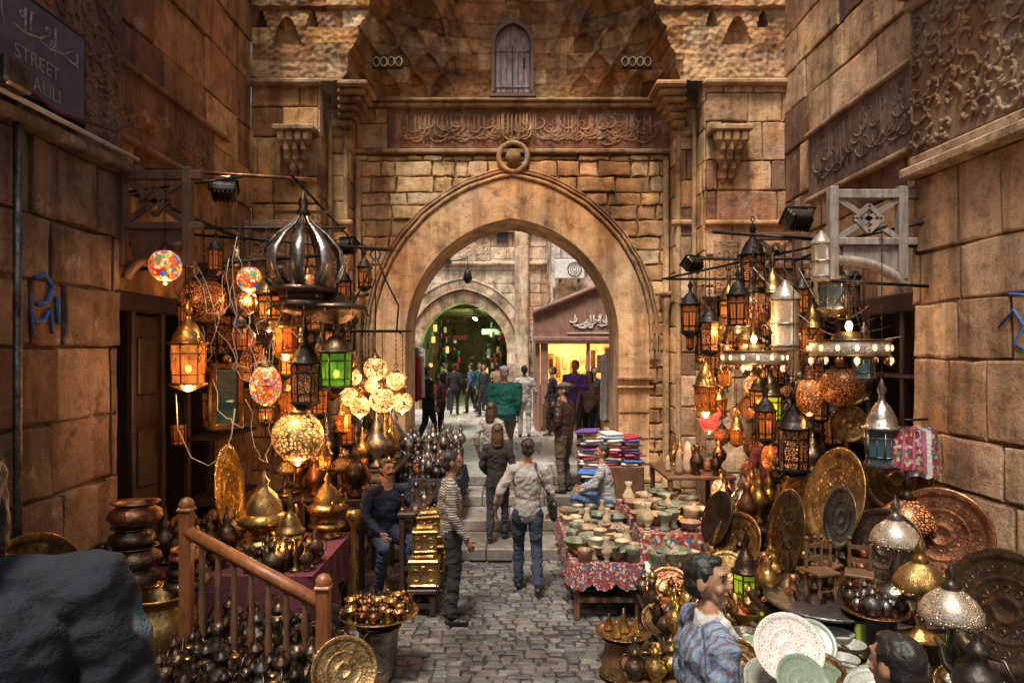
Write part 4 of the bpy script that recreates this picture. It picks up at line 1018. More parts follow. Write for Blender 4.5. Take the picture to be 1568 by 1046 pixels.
def lampm(mt, shade):
    def f(mb):
        mb.lathe([(.001, 0), (.13, 0), (.135, .015), (.11, .04), (.05, .07), (.03, .12), (.05, .17), (.03, .21), (.022, .30), (.05, .34), (.06, .36)], mt, seg=20)
        mb.lathe([(.06, .36), (.17, .37), (.18, .39), (.175, .43), (.14, .49), (.09, .535), (.05, .56)], shade, seg=24)
        mb.lathe([(.05, .56), (.06, .57), (.035, .60), (.02, .63), (.035, .66), (.012, .70), (.001, .75)], mt, seg=12)
        for i in range(16):
            a = i*math.pi/8; mb.sphere((.178*math.cos(a), .178*math.sin(a), .365), .012, mt, 6)
    return mk(f, 'lamp')
LP_sil = lampm('silver', 'pierced_silver'); LP_gold = lampm('brass', 'brass_engraved'); LP_dk = lampm('bronze', 'pierced_bronze')
def f(mb):
    mb.lathe([(.001, 0), (.16, 0), (.17, .03), (.13, .05), (.14, .10), (.22, .13), (.23, .16), (.15, .19), (.10, .23), (.16, .28), (.24, .33), (.25, .37), (.17, .42)], 'brass', seg=22)
    mb.lathe([(.17, .42), (.16, .50), (.12, .58), (.06, .64), (.03, .68), (.05, .72), (.02, .76), (.001, .84)], 'brass_engraved', seg=22)
    for i in range(3):
        a = i*2.09; mb.tube([(.24*math.cos(a), .24*math.sin(a), .35), (.32*math.cos(a), .32*math.sin(a), .42), (.3*math.cos(a), .3*math.sin(a), .5)], .012, 'brass', 6)
M_burner = mk(f, 'burner')
def f(mb):
    mb.box((0, 0, .12), (.28, .2, .2), 'brass_engraved', bev=.01); mb.box((0, 0, .24), (.3, .22, .04), 'brass', bev=.012); mb.box((0, 0, .28), (.22, .14, .05), 'brass_engraved', bev=.02)
    mb.box((0, 0, .015), (.3, .22, .03), 'brass_dark', bev=.01); mb.box((0, -.105, .18), (.04, .02, .06), 'brass', bev=.005); mb.sphere((0, 0, .32), .018, 'brass', 8)
    for x in (-.13, .13):
        for y in (-.09, .09): mb.lathe([(.012, .02), (.016, .12), (.012, .22)], 'brass', (x, y*1.12, 0), 6)
    for x in (-.07, .07): mb.tube([(x+.045*math.cos(t*.785), -.105, .12+.055*math.sin(t*.785)) for t in range(8)], .006, 'brass', 4, closed=True)
M_box = mk(f, 'jewel_box')

def table(name, x0, x1, y0, y1, z, mat='wood_mid', cloth_=None, drop=.3, zb=0):
    mb = MB(); cx, cy = (x0+x1)/2, (y0+y1)/2
    mb.box((cx, cy, z-.025), (x1-x0, y1-y0, .05), mat, bev=.01)
    for x in (x0+.05, x1-.05):
        for y in (y0+.05, y1-.05): mb.box((x, y, (z+zb)/2-.03), (.06, .06, z-zb-.06), mat, bev=.008)
    mb.box((cx, y0+.05, zb+(z-zb)*.35), (x1-x0-.1, .04, .05), mat)
    for x in (x0+.06, x1-.06): mb.box((x, cy, zb+(z-zb)*.35), (.04, y1-y0-.1, .05), mat)
    if cloth_:
        per = [(x0, y1), (x0, y0), (x1, y0), (x1, y1)]; vs = []; n = 0
        for k in range(3):
            (a, b), (c, d) = per[k], per[k+1]; m = 26
            for i in range(m+1 if k == 2 else m):
                t = i/m; x, y = a+(c-a)*t, b+(d-b)*t
                nx_, ny_ = ((-1, 0), (0, -1), (1, 0))[k]
                for j, dz in enumerate((0, .25, .6, 1)):
                    o = .015+.03*dz*(1+math.sin(i*1.35+k*2)); vs.append((x+nx_*o, y+ny_*o, z+.006-drop*dz*(1+.12*math.sin(i*.7)+.05*math.sin(i*2.3))))
                n += 1
        mb.add(vs, [(i*4+j, (i+1)*4+j, (i+1)*4+j+1, i*4+j+1) for i in range(n-1) for j in range(3)], cloth_, smooth=True)
        mb.add([(x0-.016, y0-.016, z+.006), (x1+.016, y0-.016, z+.006), (x1+.016, y1, z+.006), (x0-.016, y1, z+.006)], [(0, 1, 2, 3)], cloth_)
    return mb.obj(name)
def scatter(choices, x0, x1, y0, y1, zf, n, seed, smin=.7, smax=1.15, gap=.0):
    rr = random.Random(seed); pts = []
    tries = 0
    while len(pts) < n and tries < n*30:
        tries += 1; x = rr.uniform(x0, x1); y = rr.uniform(y0, y1)
        if all((x-a)**2+(y-b)**2 > gap**2 for a, b in pts):
            pts.append((x, y)); nm, me, k = rr.choice(choices); s = rr.uniform(smin, smax)*k
            z = zf(x, y) if callable(zf) else zf
            inst(nm, me, (x, y, z), rr.uniform(0, 6.28), s)

def hang(name, me, x, y, z, topz, s=1, rz=None, light=0, lofs=-.2, ringz=.3, col=(1, .50, .19)):
    o = inst(name, me, (x, y, z), R.uniform(0, 6) if rz is None else rz, s)
    mb = MB(); zt = ringz; h = (topz-z)/s
    n = max(2, int((h-zt)/.05))
    if h > zt:
        mb.tube([(0, 0, zt), (0, 0, h)], .004/s, 'iron', 4)
        for i in range(n): mb.sphere((0, 0, zt+(h-zt)*i/n), .009/s, 'iron', 6, (1, .5, 1.3))
        c = mb.obj(name+'_chain', parent=o)
    if light: plight(name+'_bulb', (0, 0, lofs/s), light, col, .03, o)
    return o

# ------------------------------------------------------------------ left side goods
mb = MB()
mb.tube([(-3.7, 6.9, 4.6), (-2.0, 7.0, 4.52)], .02, 'copper'); mb.tube([(-3.7, 6.6, 4.3), (-2.6, 6.6, 4.45)], .015, 'iron')
mb.tube([(-4.0, 8.0, 4.15), (-1.4, 8.0, 3.95)], .018, 'iron'); mb.tube([(-4.0, 7.4, 4.1), (-1.8, 7.4, 4.1)], .018, 'wood_dark', 4)
mb.tube([(-3.2, 6.4, 4.1), (-3.2, 9, 4.1)], .02, 'wood_dark', 4); mb.tube([(-2.2, 6.8, 4.52), (-2.3, 10.6, 4.3)], .014, 'iron')
mb.tube([(-3.9, 7.0, 3.6), (-1.9, 7.0, 3.75)], .02, 'wood_dark', 4)
mb.obj('iron_hanging_rail')
def bracket(name, x0, x1, y, z0, z1, mat, loc=None):
    mb = MB(); w = x1-x0; h = z1-z0; t = .085
    mb.box(((x0+x1)/2, y, z1-t/2), (w, t, t), mat, bev=.008); mb.box(((x0+x1)/2, y, z1-h*.5), (w, t*.9, t*.8), mat, bev=.008)
    for x in (x0+t/2, x1-t*1.6): mb.box((x, y, z1-h*.42), (t, t*1.05, h*.9), mat, bev=.008)
    xa, xb = x0+t, x1-t*2; za, zb = z1-h*.47, z1-t
    for p, q in (((xa, za), (xb, zb)), ((xa, zb), (xb, za))):
        a = math.atan2(q[1]-p[1], q[0]-p[0]); mb.box(((p[0]+q[0])/2, y-.005, (p[1]+q[1])/2), (math.hypot(q[0]-p[0], q[1]-p[1]), .04, .05), mat, ry=-a)
    xm, zm, r = (xa+xb)/2, (za+zb)/2, h*.13
    for k in range(4):
        a = math.pi/2*k; p = (xm+r*math.cos(a), zm+r*math.sin(a)); q = (xm+r*math.cos(a+math.pi/2), zm+r*math.sin(a+math.pi/2))
        an = math.atan2(q[1]-p[1], q[0]-p[0]); mb.box(((p[0]+q[0])/2, y-.01, (p[1]+q[1])/2), (math.hypot(q[0]-p[0], q[1]-p[1]), .045, .04), mat, ry=-an)
    mb.box(((x0+x1)/2-.02, y+.01, z1-h*.66), (w*.62, .03, h*.24), mat, bev=.004)
    s = 1 if x0 > 0 else -1; xe = x0+t if s < 0 else x1-t; xs = x1-t*2 if s < 0 else x0+t
    n = 9
    pts = [(xe+(xs-xe)*(i/(n-1))**1.5, y, z0+h*.02+(h*.30)*math.sin(i/(n-1)*math.pi/2)) for i in range(n)]
    mb.tube(pts, .05, mat, 6)
    return mb.obj(name)
bracket('wooden_bracket', -3.70, -2.90, 6.4, 3.42, 4.45, 'wood_mid'); bracket('wooden_bracket', -3.2, -2.55, 8.2, 3.5, 4.3, 'wood_mid')
bracket('wooden_bracket', 2.94, 3.76, 6.35, 3.30, 4.26, 'wood_grey'); bracket('wooden_bracket', 2.9, 3.6, 8.3, 3.4, 4.2, 'wood_mid')

hang('dome_lantern', L_dome, -2.14, 7.0, 3.58, 4.5, .98, 0, ringz=.9)
hang('mosaic_lamp', G_mos, -3.20, 6.3, 3.55, 4.4, .95, light=7); hang('mosaic_lamp', G_mos, -2.69, 7.0, 3.50, 4.4, .85, light=8)
hang('mosaic_lamp', G_mosf, -2.49, 6.9, 2.42, 4.1, 1.05, light=9); hang('mosaic_lamp', G_mos, -2.40, 6.7, 2.52, 3.4, .6)
hang('amber_lantern', L_amber, -3.2, 6.75, 2.42, 3.9, 1.0, .5, light=9, lofs=-.15, ringz=.8)
hang('bronze_globe_lamp', G_bronze, -3.16, 7.0, 3.28, 4.1, 1.1); hang('bronze_globe_lamp', G_bronze, -2.80, 7.1, 3.25, 4.1, .6); hang('bronze_globe_lamp', G_bronze, -2.9, 7.3, 2.9, 4.1, .7)
hang('brass_lantern', L_small, -2.49, 7.0, 3.05, 4.1, 1.5, light=8, lofs=-.1); hang('green_lantern', L_green, -1.80, 7.0, 2.38, 3.72, 1.05, .3, ringz=.6)
hang('iron_lantern', L_dark, -2.12, 7.0, 2.22, 3.6, 1.0, .2, ringz=.7); hang('iron_lantern', L_dark, -1.95, 7.5, 2.6, 3.9, .9)
hang('brass_lantern', L_brass, -2.42, 7.3, 2.72, 4.1, 1.1, light=9); hang('pierced_gold_globe', G_gold, -2.18, 6.95, 1.90, 4.1, 1.04, light=14, lofs=-.33, ringz=.35)
for i, (x, y, z, s) in enumerate(((-1.60, 8.0, 2.56, 1.25), (-1.36, 8.0, 2.42, 1.0), (-1.50, 7.9, 2.20, 1.35), (-1.78, 8.0, 2.12, 1.1), (-1.92, 8.1, 2.22, 1.0), (-1.86, 8.0, 2.46, .9), (-1.30, 8.1, 2.16, 1.1), (-1.68, 8.2, 2.35, .8))):
    hang('pierced_globe_lamp', G_glass, x, y, z, 3.0, s, light=9 if i % 3 == 0 else 0, lofs=-.2, ringz=.15)
mb = MB()
mb.tube([(0, 0, 1.05), (0, 0, .8)], .008, 'iron'); mb.tube([(-.02, 0, .85), (-.12, 0, .6), (-.27, 0, .3), (-.25, 0, .02), (-.3, 0, -.03)], .012, 'iron'); mb.tube([(.02, 0, .85), (.12, 0, .6), (.27, 0, .3), (.25, 0, .02), (.3, 0, -.03)], .012, 'iron')
mb.tube([(-.42, 0, 0), (.42, 0, 0)], .012, 'iron'); mb.tube([(.35*math.cos(t*.52), .3*math.sin(t*.52), 0) for t in range(12)], .01, 'iron', closed=True); mb.tube([(0, 0, .85), (0, 0, 0)], .008, 'iron')
mb.tube([(.06*math.cos(t*.785), 0, .9+.06*math.sin(t*.785)) for t in range(8)], .01, 'iron', closed=True)
mb.obj('iron_lamp_hanger', (-1.6, 8.0, 3.0))
mb = MB(); mb.lathe([(.001, -.16), (.12, -.14), (.30, -.02), (.34, .0), (.34, .03), (.2, .06), (.1, .16), (.001, .2)], 'bronze', seg=20)
for i in range(8):
    a = i*.785; mb.tube([(.33*math.cos(a), .33*math.sin(a), 0), (.36*math.cos(a), .36*math.sin(a), -.08)], .008, 'bronze', 4)
mb.obj('bronze_hanging_bowl', (-1.85, 7.1, 3.2))
mb = MB()
mb.box((0, 0, 0), (.22, .02, .56), 'mirror_teal')
for x in (-.14, .14): mb.box((x, -.005, 0), (.07, .05, .68), 'brass_dark', bev=.012)
for z in (-.31, .31): mb.box((0, -.007, z), (.34, .052, .07), 'brass_dark', bev=.012)
mb.sphere((0, -.01, .38), .05, 'brass', 8); mb.obj('gilt_mirror', (-2.93, 7.0, 2.3), rad(48))
for i, (x, y, z, s, m) in enumerate(((-3.3, 6.9, 3.0, .7, L_iron2), (-2.7, 7.6, 3.1, 1.0, L_small), (-3.0, 7.8, 2.4, 1.1, L_dark), (-2.6, 8.0, 2.0, 1.1, L_brass), (-3.3, 7.6, 1.9, 1.0, L_dark), (-2.2, 8.6, 2.6, 1.0, L_iron2), (-2.75, 6.9, 2.75, .8, L_iron2), (-2.35, 8.2, 3.0, .9, L_dark), (-3.5, 8.2, 2.7, 1.2, L_dark), (-3.0, 8.5, 3.2, 1.1, L_iron2), (-2.6, 7.2, 2.0, .9, L_small), (-2.95, 6.8, 3.55, .7, L_iron2), (-2.0, 7.3, 1.5, .8, L_small))):
    hang('hanging_lantern', m, x, y, z, 4.1, s, light=6 if i in (1, 3) else 0, lofs=-.12, ringz=.5)
rr = random.Random(77)
for i in range(46):
    x = rr.uniform(-3.8, -1.9); y = rr.uniform(7.4, 9.6); z = rr.uniform(1.5, 3.6)
    hang('hanging_ornament', rr.choice([G_bronze, L_iron2, urn['bronze'], L_dark, L_brass, urn['pewter'], G_copper, L_iron2]), x, y, z, min(4.1, z+rr.uniform(.5, .9)), rr.uniform(.5, 1.0))
mb = MB(); rr = random.Random(6)
for i in range(18):
    a = V((rr.uniform(-3.4, -2.3), rr.uniform(6.5, 7.2), rr.uniform(1.8, 3.9))); b = V((rr.uniform(-3.2, -1.9), rr.uniform(6.5, 7.4), rr.uniform(1.6, 3.9)))
    mb.tube([a.lerp(b, t/10)+V((0, 0, -.45*math.sin(math.pi*t/10)))+V((.03*math.sin(t*2.2+i), 0, .03*math.sin(t*1.7))) for t in range(11)], .004, 'wire_white' if i % 3 else 'black_plastic', 5)
mb.tube([(-3.30, 6.7, 2.35), (-3.28, 6.7, 2.0), (-3.15, 6.7, 1.72), (-2.98, 6.7, 1.64), (-2.82, 6.7, 1.74), (-2.75, 6.7, 1.95), (-2.72, 6.7, 2.2)], .006, 'wire_white')
for i in range(9):
    a = V((2.4+.15*i, 6.8, 3.6)); b = V((3.7-.1*i, 6.5, 2.9+.1*i)); mb.tube([a.lerp(b, t/10)+V((0, 0, -.3*math.sin(math.pi*t/10))) for t in range(11)], .004, 'wire_white' if i % 3 == 0 else 'black_plastic', 5)
mb.obj('electric_wires')
inst('brass_tray', T_gold, (-2.92, 7.0, 1.33), 0, 1.2).rotation_euler = (rad(84), 0, rad(96))
table('display_table', -3.4, -1.75, 5.95, 7.4, .80, 'wood_dark', 'c_maroon', .4)
inst('brass_incense_burner', M_burner, (-2.36, 6.5, .81), 0, 1.0); inst('brass_incense_burner', M_burner, (-1.95, 7.2, .81), 1, .85); inst('brass_candlestick', can['brass'], (-1.60, 6.9, .0), 0, (2.0, 2.0, 3.3))
scatter([('coffee_pot', K['bronze'], .8), ('coffee_pot', K['pewter'], .7), ('bronze_urn', urn['bronze'], .6), ('brass_candlestick', can['brass'], .8), ('bronze_vase', vas['bronze'], .8)], -2.35, -1.8, 6.0, 6.45, .81, 24, 12, gap=.10)
scatter([('brass_urn', urn['brass'], .7), ('coffee_pot', K['bronze'], .8), ('copper_vase', vas['copper'], .9), ('bronze_urn', urn['bronze'], .9), ('brass_lamp', LP_dk, .6)], -3.3, -2.6, 6.1, 7.3, .81, 20, 13, gap=.15)
L1 = inst('amber_lantern', L_small, (-2.05, 6.3, .84), 0, 1.3); plight('amber_lantern_bulb', (0, -.2, .15), 4, parent=L1)
mb = MB(); mb.box((0, 0, .22), (.9, .8, .44), 'wood_dark', bev=.02)
for zz in (.12, .32): mb.box((0, -.41, zz), (.9, .02, .12), 'wood_mid', bev=.01)
mb.obj('wooden_crate', (-2.65, 5.3, 0))
inst('brass_cauldron', pot['brass'], (-2.66, 5.15, .45), 0, (1.2, 1.2, 1.5))
for i, (m, z, s, dx) in enumerate((('bronze', .95, .80, .0), ('bronze', 1.10, .76, .02), ('bronze', 1.26, .70, -.015), ('copper', 1.42, .82, .01))): inst('copper_pot', pot[m], (-2.88+dx, 5.2, z), i, (s, s, s*.72), rx=.03*i-.05)
for i, (m, z, s) in enumerate((('bronze', .92, .7), ('bronze', 1.03, .62), ('copper', 1.14, .55))): inst('copper_pot', pot[m], (-2.5, 5.25, z), 0, (s, s, s*.6), rx=.05)
inst('brass_tray', T_dark, (-3.45, 4.9, 1.05), 0, 1.0).rotation_euler = (rad(80), 0, rad(66))
table('display_table', -2.45, -1.05, 4.05, 5.0, .50, 'wood_dark')
scatter([('coffee_pot', K['bronze'], 1), ('coffee_pot', K['pewter'], .9), ('coffee_pot', K['bronze'], .8), ('bronze_vase', vas['bronze'], .9), ('brass_urn', urn['bronze'], .6), ('brass_candlestick', can['brass'], .7)], -2.35, -1.15, 4.1, 4.95, .505, 80, 14, .75, 1.1, gap=.085)
scatter([('coffee_pot', K['bronze'], 1), ('coffee_pot', K['pewter'], 1)], -2.3, -1.6, 5.05, 5.6, .4, 14, 15, gap=.16)
mb = MB(); mb.box((-1.95, 5.35, .19), (.9, .7, .38), 'wood_dark', bev=.02); mb.obj('wooden_crate')
mb = MB(); A = V((-2.36, 4.95, 1.46)); B = V((-1.22, 4.42, 1.12)); d = B-A
for (p, top) in ((A, 1.60), (B, 1.22)):
    mb.box((p.x, p.y, top/2), (.085, .085, top), 'wood_orange', bev=.01); mb.box((p.x, p.y, top+.015), (.11, .11, .03), 'wood_orange', bev=.01); mb.lathe([(.05, 0), (.055, .03), (.035, .06), (.001, .075)], 'wood_orange', (p.x, p.y, top+.03), 10)
n = 8
mb.tube([A, B], .045, 'wood_orange', 8); mb.tube([A+V((0, 0, -.03)), B+V((0, 0, -.03))], .03, 'wood_orange', 4); mb.tube([A+V((0, 0, -.85)), B+V((0, 0, -.85))], .04, 'wood_mid', 4)
for i in range(1, n):
    p = A+d*i/n
    mb.lathe([(.02, -.85), (.02, -.72), (.03, -.66), (.018, -.6), (.028, -.45), (.015, -.3), (.026, -.2), (.018, -.12), (.018, 0)], 'wood_mid', tuple(p), 10)
mb.obj('wooden_railing')
inst('brass_tray', T_dark, (-1.02, 4.15, .82), 0, .5).rotation_euler = (rad(62), rad(0), rad(20))
mb = MB(); mb.box((-1.0, 4.25, .33), (.4, .35, .66), 'wood_dark', bev=.02); mb.obj('wooden_crate')
mb = MB(); mb.lathe([(.001, .0), (.13, .0), (.14, .02), (.17, .40), (.19, .43), (.18, .44), (.15, .40), (.001, .1)], 'silver', seg=24)
mb.tube([(.145*math.cos(t*.26), .145*math.sin(t*.26), .1) for t in range(24)], .008, 'pewter', 5, closed=True); mb.obj('metal_bucket', (-1.13, 5.8, 0))
inst('brass_tray', T_dark, (-1.13, 5.8, .53), 0, .85)
mb = MB(); mb.lathe([(.12, .44), (.05, .48), (.14, .53)], 'bronze', seg=14); mb.obj('tray_stand', (-1.13, 5.8, 0))
scatter([('brass_trinket', can['brass'], .35), ('brass_trinket', K['copper'], .4), ('brass_trinket', mor['brass'], .7), ('brass_trinket', bow['copper'], .5), ('brass_trinket', K['bronze'], .4)], -1.38, -.88, 5.56, 6.04, .545, 64, 16, .6, 1.1, gap=.042)
table('display_table', -1.10, -.78, 7.1, 8.6, .28, 'wood_dark')
for i, (x, y, z, s) in enumerate(((-.93, 7.25, .29, 1.1), (-.93, 7.27, .64, .9), (-.95, 7.7, .29, 1.2), (-.95, 7.7, .67, 1.0), (-.93, 8.2, .29, 1.1), (-.93, 8.2, .63, .9))): inst('gold_jewel_box', M_box, (x, y, z), .1*i, s)
scatter([('brass_trinket', can['brass'], .5), ('silver_urn', urn['silver'], .4), ('bronze_vase', vas['bronze'], .5)], -1.25, -1.0, 7.65, 8.85, .965, 12, 41, gap=.08)
table('shop_counter', -1.28, -.98, 7.6, 8.9, .96, 'wood_dark')
mb = MB(); mb.lathe([(.001, .60), (.18, .60), (.19, .57), (.17, .55), (.04, .5), (.04, .1), (.16, .03), (.17, 0)], 'wood_mid', seg=18); mb.obj('stool', (-1.50, 7.98, 0))
table('silver_stall', -1.75, -.75, 9.7, 11.0, .95, 'wood_dark', 'c_navy', .3)
scatter([('silver_urn', urn['silver'], 1), ('silver_vase', vas['silver'], 1), ('silver_candlestick', can['silver'], 1.1), ('pewter_pot', K['pewter'], 1), ('glass_jar', urn['pewter'], .9), ('copper_vase', vas['copper'], .8)], -1.7, -.8, 9.75, 10.9, lambda x, y: .96+.25*(y > 10.3), 70, 17, .5, .95, gap=.09)
mb = MB(); mb.box((-1.25, 10.65, 1.08), (.95, .6, .24), 'wood_dark', bev=.01); mb.obj('display_riser')
scatter([('silver_urn', urn['silver'], 1.2), ('brass_urn', urn['brass'], 1.1), ('silver_vase', vas['silver'], 1.2), ('bronze_urn', urn['bronze'], 1.2)], -2.6, -1.6, 8.9, 10.2, 1.25, 26, 18, .8, 1.2, gap=.17)
table('display_table', -2.7, -1.5, 8.8, 10.3, 1.24, 'wood_dark')
table('display_table', -2.9, -1.7, 7.9, 8.7, 1.05, 'wood_dark'); scatter([('brass_urn', urn['brass'], 1.2), ('brass_lamp', LP_gold, .9), ('copper_vase', vas['copper'], 1.3), ('bronze_urn', urn['bronze'], 1.2)], -2.8, -1.8, 8.0, 8.6, 1.06, 14, 28, gap=.2)

# ------------------------------------------------------------------ right side goods
mb = MB(); mb.tube([(2.0, 6.8, 3.95), (4.1, 6.8, 3.8)], .018, 'iron'); mb.tube([(2.2, 8.0, 3.85), (4.2, 8.0, 3.85)], .02, 'wood_dark', 4); mb.tube([(2.1, 9.3, 3.75), (4.2, 9.3, 3.75)], .018, 'iron')
mb.tube([(3.4, 6.2, 3.9), (3.4, 10.5, 3.8)], .02, 'wood_dark', 4); mb.tube([(2.9, 6.2, 3.4), (3.8, 6.2, 3.35)], .016, 'iron'); mb.tube([(2.05, 9.3, 3.75), (3.9, 6.0, 3.95)], .015, 'iron'); mb.obj('iron_hanging_rail')
hang('ring_chandelier', L_ring, 2.41, 6.8, 2.70, 3.9, .95, 0, ringz=.5, light=12, lofs=.3); hang('ring_chandelier', L_ring, 3.06, 6.2, 2.79, 3.4, 1.05, .4, ringz=.5, light=14, lofs=.32)
mb = MB(); mb.lathe([(.001, 0), (.13, 0), (.15, .03), (.14, .08), (.15, .55), (.17, .58), (.15, .62), (.12, .66), (.07, .72), (.02, .78), (.001, .80)], 'pierced_silver', seg=16)
for z in (.06, .3, .57): mb.lathe([(.155, z-.015), (.165, z), (.155, z+.015)], 'silver', seg=16)
C_sil = mb.mesh('silver_cyl')
hang('silver_pierced_lantern', C_sil, 2.72, 6.8, 2.76, 3.9, .9, ringz=.8); hang('silver_pierced_lantern', C_sil, 2.90, 6.4, 3.42, 4.2, .6, ringz=.8)
for i, (x, y, z, s, m, li) in enumerate(((2.25, 6.8, 3.0, 1.0, L_iron2, 6), (2.27, 8.0, 2.05, 1.1, L_brass, 7), (3.05, 6.5, 3.15, .9, L_silver, 0), (2.35, 7.4, 3.1, 1.1, L_small, 7), (2.9, 7.6, 3.1, 1.1, L_brass, 7), (3.3, 7.0, 3.1, 1.0, L_brass, 0),
     (2.6, 6.9, 2.05, 1.0, L_yel, 5), (2.42, 6.7, 2.2, .9, L_small, 7), (2.75, 7.4, 2.3, .9, L_small, 5), (2.45, 6.6, 1.9, .9, L_iron2, 0), (3.25, 6.0, 1.75, 1.0, L_silver, 0), (2.72, 6.6, 1.6, 1.0, L_dark, 0), (2.55, 9.0, 2.7, 1.1, L_iron2, 6),
     (2.35, 9.0, 3.0, 1.2, L_iron2, 0), (3.6, 7.4, 3.1, 1.1, L_dark, 0), (2.9, 8.4, 2.6, 1.1, L_brass, 6), (3.35, 6.5, 2.5, .7, L_silver, 0), (2.2, 7.6, 2.75, .8, L_dark, 0))):
    hang('hanging_lantern', m, x, y, z, 3.85, s, light=li, lofs=-.12, ringz=.5, col=(1, .55, .23))
hang('copper_gourd_lamp', G_copper, 2.83, 6.5, 2.33, 3.6, 1.1, light=5); hang('mosaic_lamp', G_mos, 2.5, 7.1, 2.42, 3.9, .6); hang('red_lamp', G_red, 2.6, 9.0, 1.85, 3.7, 1.1, light=5, col=(1, .3, .2)); hang('red_lamp', G_red, 2.5, 8.4, 2.0, 3.7, .6)
rr = random.Random(31)
for i in range(80):
    x = rr.uniform(2.5, 4.0); y = rr.uniform(6.9, 10.0); z = rr.uniform(1.3, 3.5)
    hang('hanging_ornament', rr.choice([G_bronze, L_iron2, urn['bronze'], L_dark, L_brass, L_iron2, G_copper, vas['brass'], urn['silver'], L_dark]), x, y, z, min(3.85, z+rr.uniform(.5, .9)), rr.uniform(.5, 1.0))
def tray(me, x, y, z, s, tilt, yaw, name='brass_tray'):
    o = inst(name, me, (x, y, z), 0, s); o.rotation_euler = (rad(tilt), 0, rad(yaw)); return o
tray(T_brass, 2.85, 6.0, 1.48, 1.10, 76, -84); tray(T_dark, 2.36, 5.85, 1.20, .95, 78, -90); tray(T_sil, 2.70, 5.6, 1.40, .64, 80, -88); tray(T_dark, 2.75, 6.5, 1.25, .9, 75, -75)
tray(T_dark, 3.62, 7.3, 2.39, .52, 88, -15); tray(T_dark, 3.60, 7.3, 1.99, .50, 88, -15); tray(T_copper, 3.45, 5.5, 1.28, .95, 80, -42); tray(T_bronze, 3.25, 4.5, 1.05, 1.0, 78, -62)
tray(T_bronze, 3.05, 5.6, 1.15, .8, 74, -50); tray(T_dark, 2.15, 6.5, .95, .7, 70, -60); tray(T_bronze, 2.05, 6.8, 1.1, .7, 72, -80); tray(T_brass, 1.95, 6.2, .75, .5, 62, -20); tray(T_copper, 1.5, 6.5, .5, .55, 50, -10, 'copper_tray')
tray(T_copper, 1.75, 5.9, .55, .5, 55, -30, 'copper_tray'); tray(T_brass, 1.35, 6.1, .35, .5, 30, 10); tray(T_dark, 3.5, 6.2, 1.6, .8, 82, -55)
table('display_table', 2.0, 3.6, 5.0, 6.6, .74, 'wood_dark'); table('display_table', 1.2, 3.5, 3.55, 4.75, .60, 'wood_dark'); table('display_table', 1.25, 2.1, 5.6, 6.9, .32, 'wood_dark')
mb = MB(); mb.lathe([(.001, .88), (.42, .88), (.44, .87), (.42, .85), (.05, .84)], 'pewter', seg=36)
for i in range(4):
    a = i*1.57+.5; mb.tube([(.3*math.cos(a), .3*math.sin(a), .85), (.26*math.cos(a), .26*math.sin(a), .5), (.33*math.cos(a), .33*math.sin(a), 0)], .02, 'wood_dark')
mb.obj('round_table', (2.38, 5.2, 0))
def f(mb):
    for x in (-.07, .07):
        for y in (-.07, .07): mb.lathe([(.014, 0), (.02, .06), (.01, .1), (.018, .15), (.01, .2)], 'wood_mid', (x, y, 0), 8)
        mb.lathe([(.012, .2), (.018, .28), (.009, .33), (.018, .38), (.012, .42)], 'wood_mid', (x, .07, 0), 8); mb.sphere((x, .07, .44), .018, 'wood_mid', 8)
    mb.box((0, 0, .2), (.2, .2, .025), 'wood_mid', bev=.006)
    for z in (.28, .38): mb.box((0, .07, z), (.15, .014, .03), 'wood_mid')
    mb.box((0, -.07, .07), (.14, .012, .012), 'wood_mid'); mb.box((0, .07, .07), (.14, .012, .012), 'wood_mid')
ch = mk(f, 'chair'); inst('miniature_wooden_chair', ch, (2.35, 5.2, .885), .3, 1.0); inst('miniature_wooden_chair', ch, (2.62, 5.15, .885), -.5, 1.0); inst('miniature_wooden_chair', ch, (2.5, 5.42, .885), 2.2, .9)
yl = inst('yellow_lantern', L_yel, (2.22, 5.5, .38), 0, 1.2); plight('yellow_lantern_bulb', (-.1, -.22, .1), 8, (.8, 1, .15), .03, yl); inst('yellow_lantern', L_yel, (2.02, 5.9, .62), 0, .9)
inst('silver_table_lamp', LP_sil, (2.92, 5.2, .92), 0, 1.0); inst('gold_table_lamp', LP_gold, (2.75, 4.6, .82), 0, .93); inst('silver_table_lamp', LP_sil, (2.70, 4.2, .74), 0, 1.0); inst('silver_jug', K['pewter'], (2.66, 3.9, .72), 2, 1.2); inst('bronze_table_lamp', LP_dk, (3.3, 5.7, .8), 0, 1.3)
mb = MB()
for (x, y, h_) in ((2.92, 5.2, .92), (2.75, 4.6, .82), (2.7, 4.2, .74), (2.58, 4.85, .9), (3.3, 5.7, .8), (2.66, 3.9, .72)):
    mb.lathe([(.12, .6), (.14, h_-.02), (.14, h_)], 'wood_dark', (x, y, 0), 14); mb.add([(x+.14*math.cos(a*.52), y+.14*math.sin(a*.52), h_) for a in range(12)], [list(range(12))], 'wood_dark')
mb.obj('display_pedestals')
tray(T_copper, 2.58, 4.85, .91, .55, 0, 0, 'copper_tray'); scatter([('pewter_bowl', bow['pewter'], .5), ('pewter_pot', K['pewter'], .5), ('bronze_pot', K['bronze'], .5)], 2.42, 2.74, 4.72, 4.98, .93, 9, 19, gap=.08)
tray(T_flor, 1.62, 4.0, 1.02, .50, 58, -8, 'floral_plate'); tray(T_green, 1.60, 3.75, .93, .40, 50, 12, 'green_plate'); tray(T_grey, 2.05, 3.85, .82, .42, 30, -20, 'ceramic_plate'); tray(T_green, 1.9, 4.35, .9, .4, 45, -10, 'green_plate')
rr = random.Random(9)
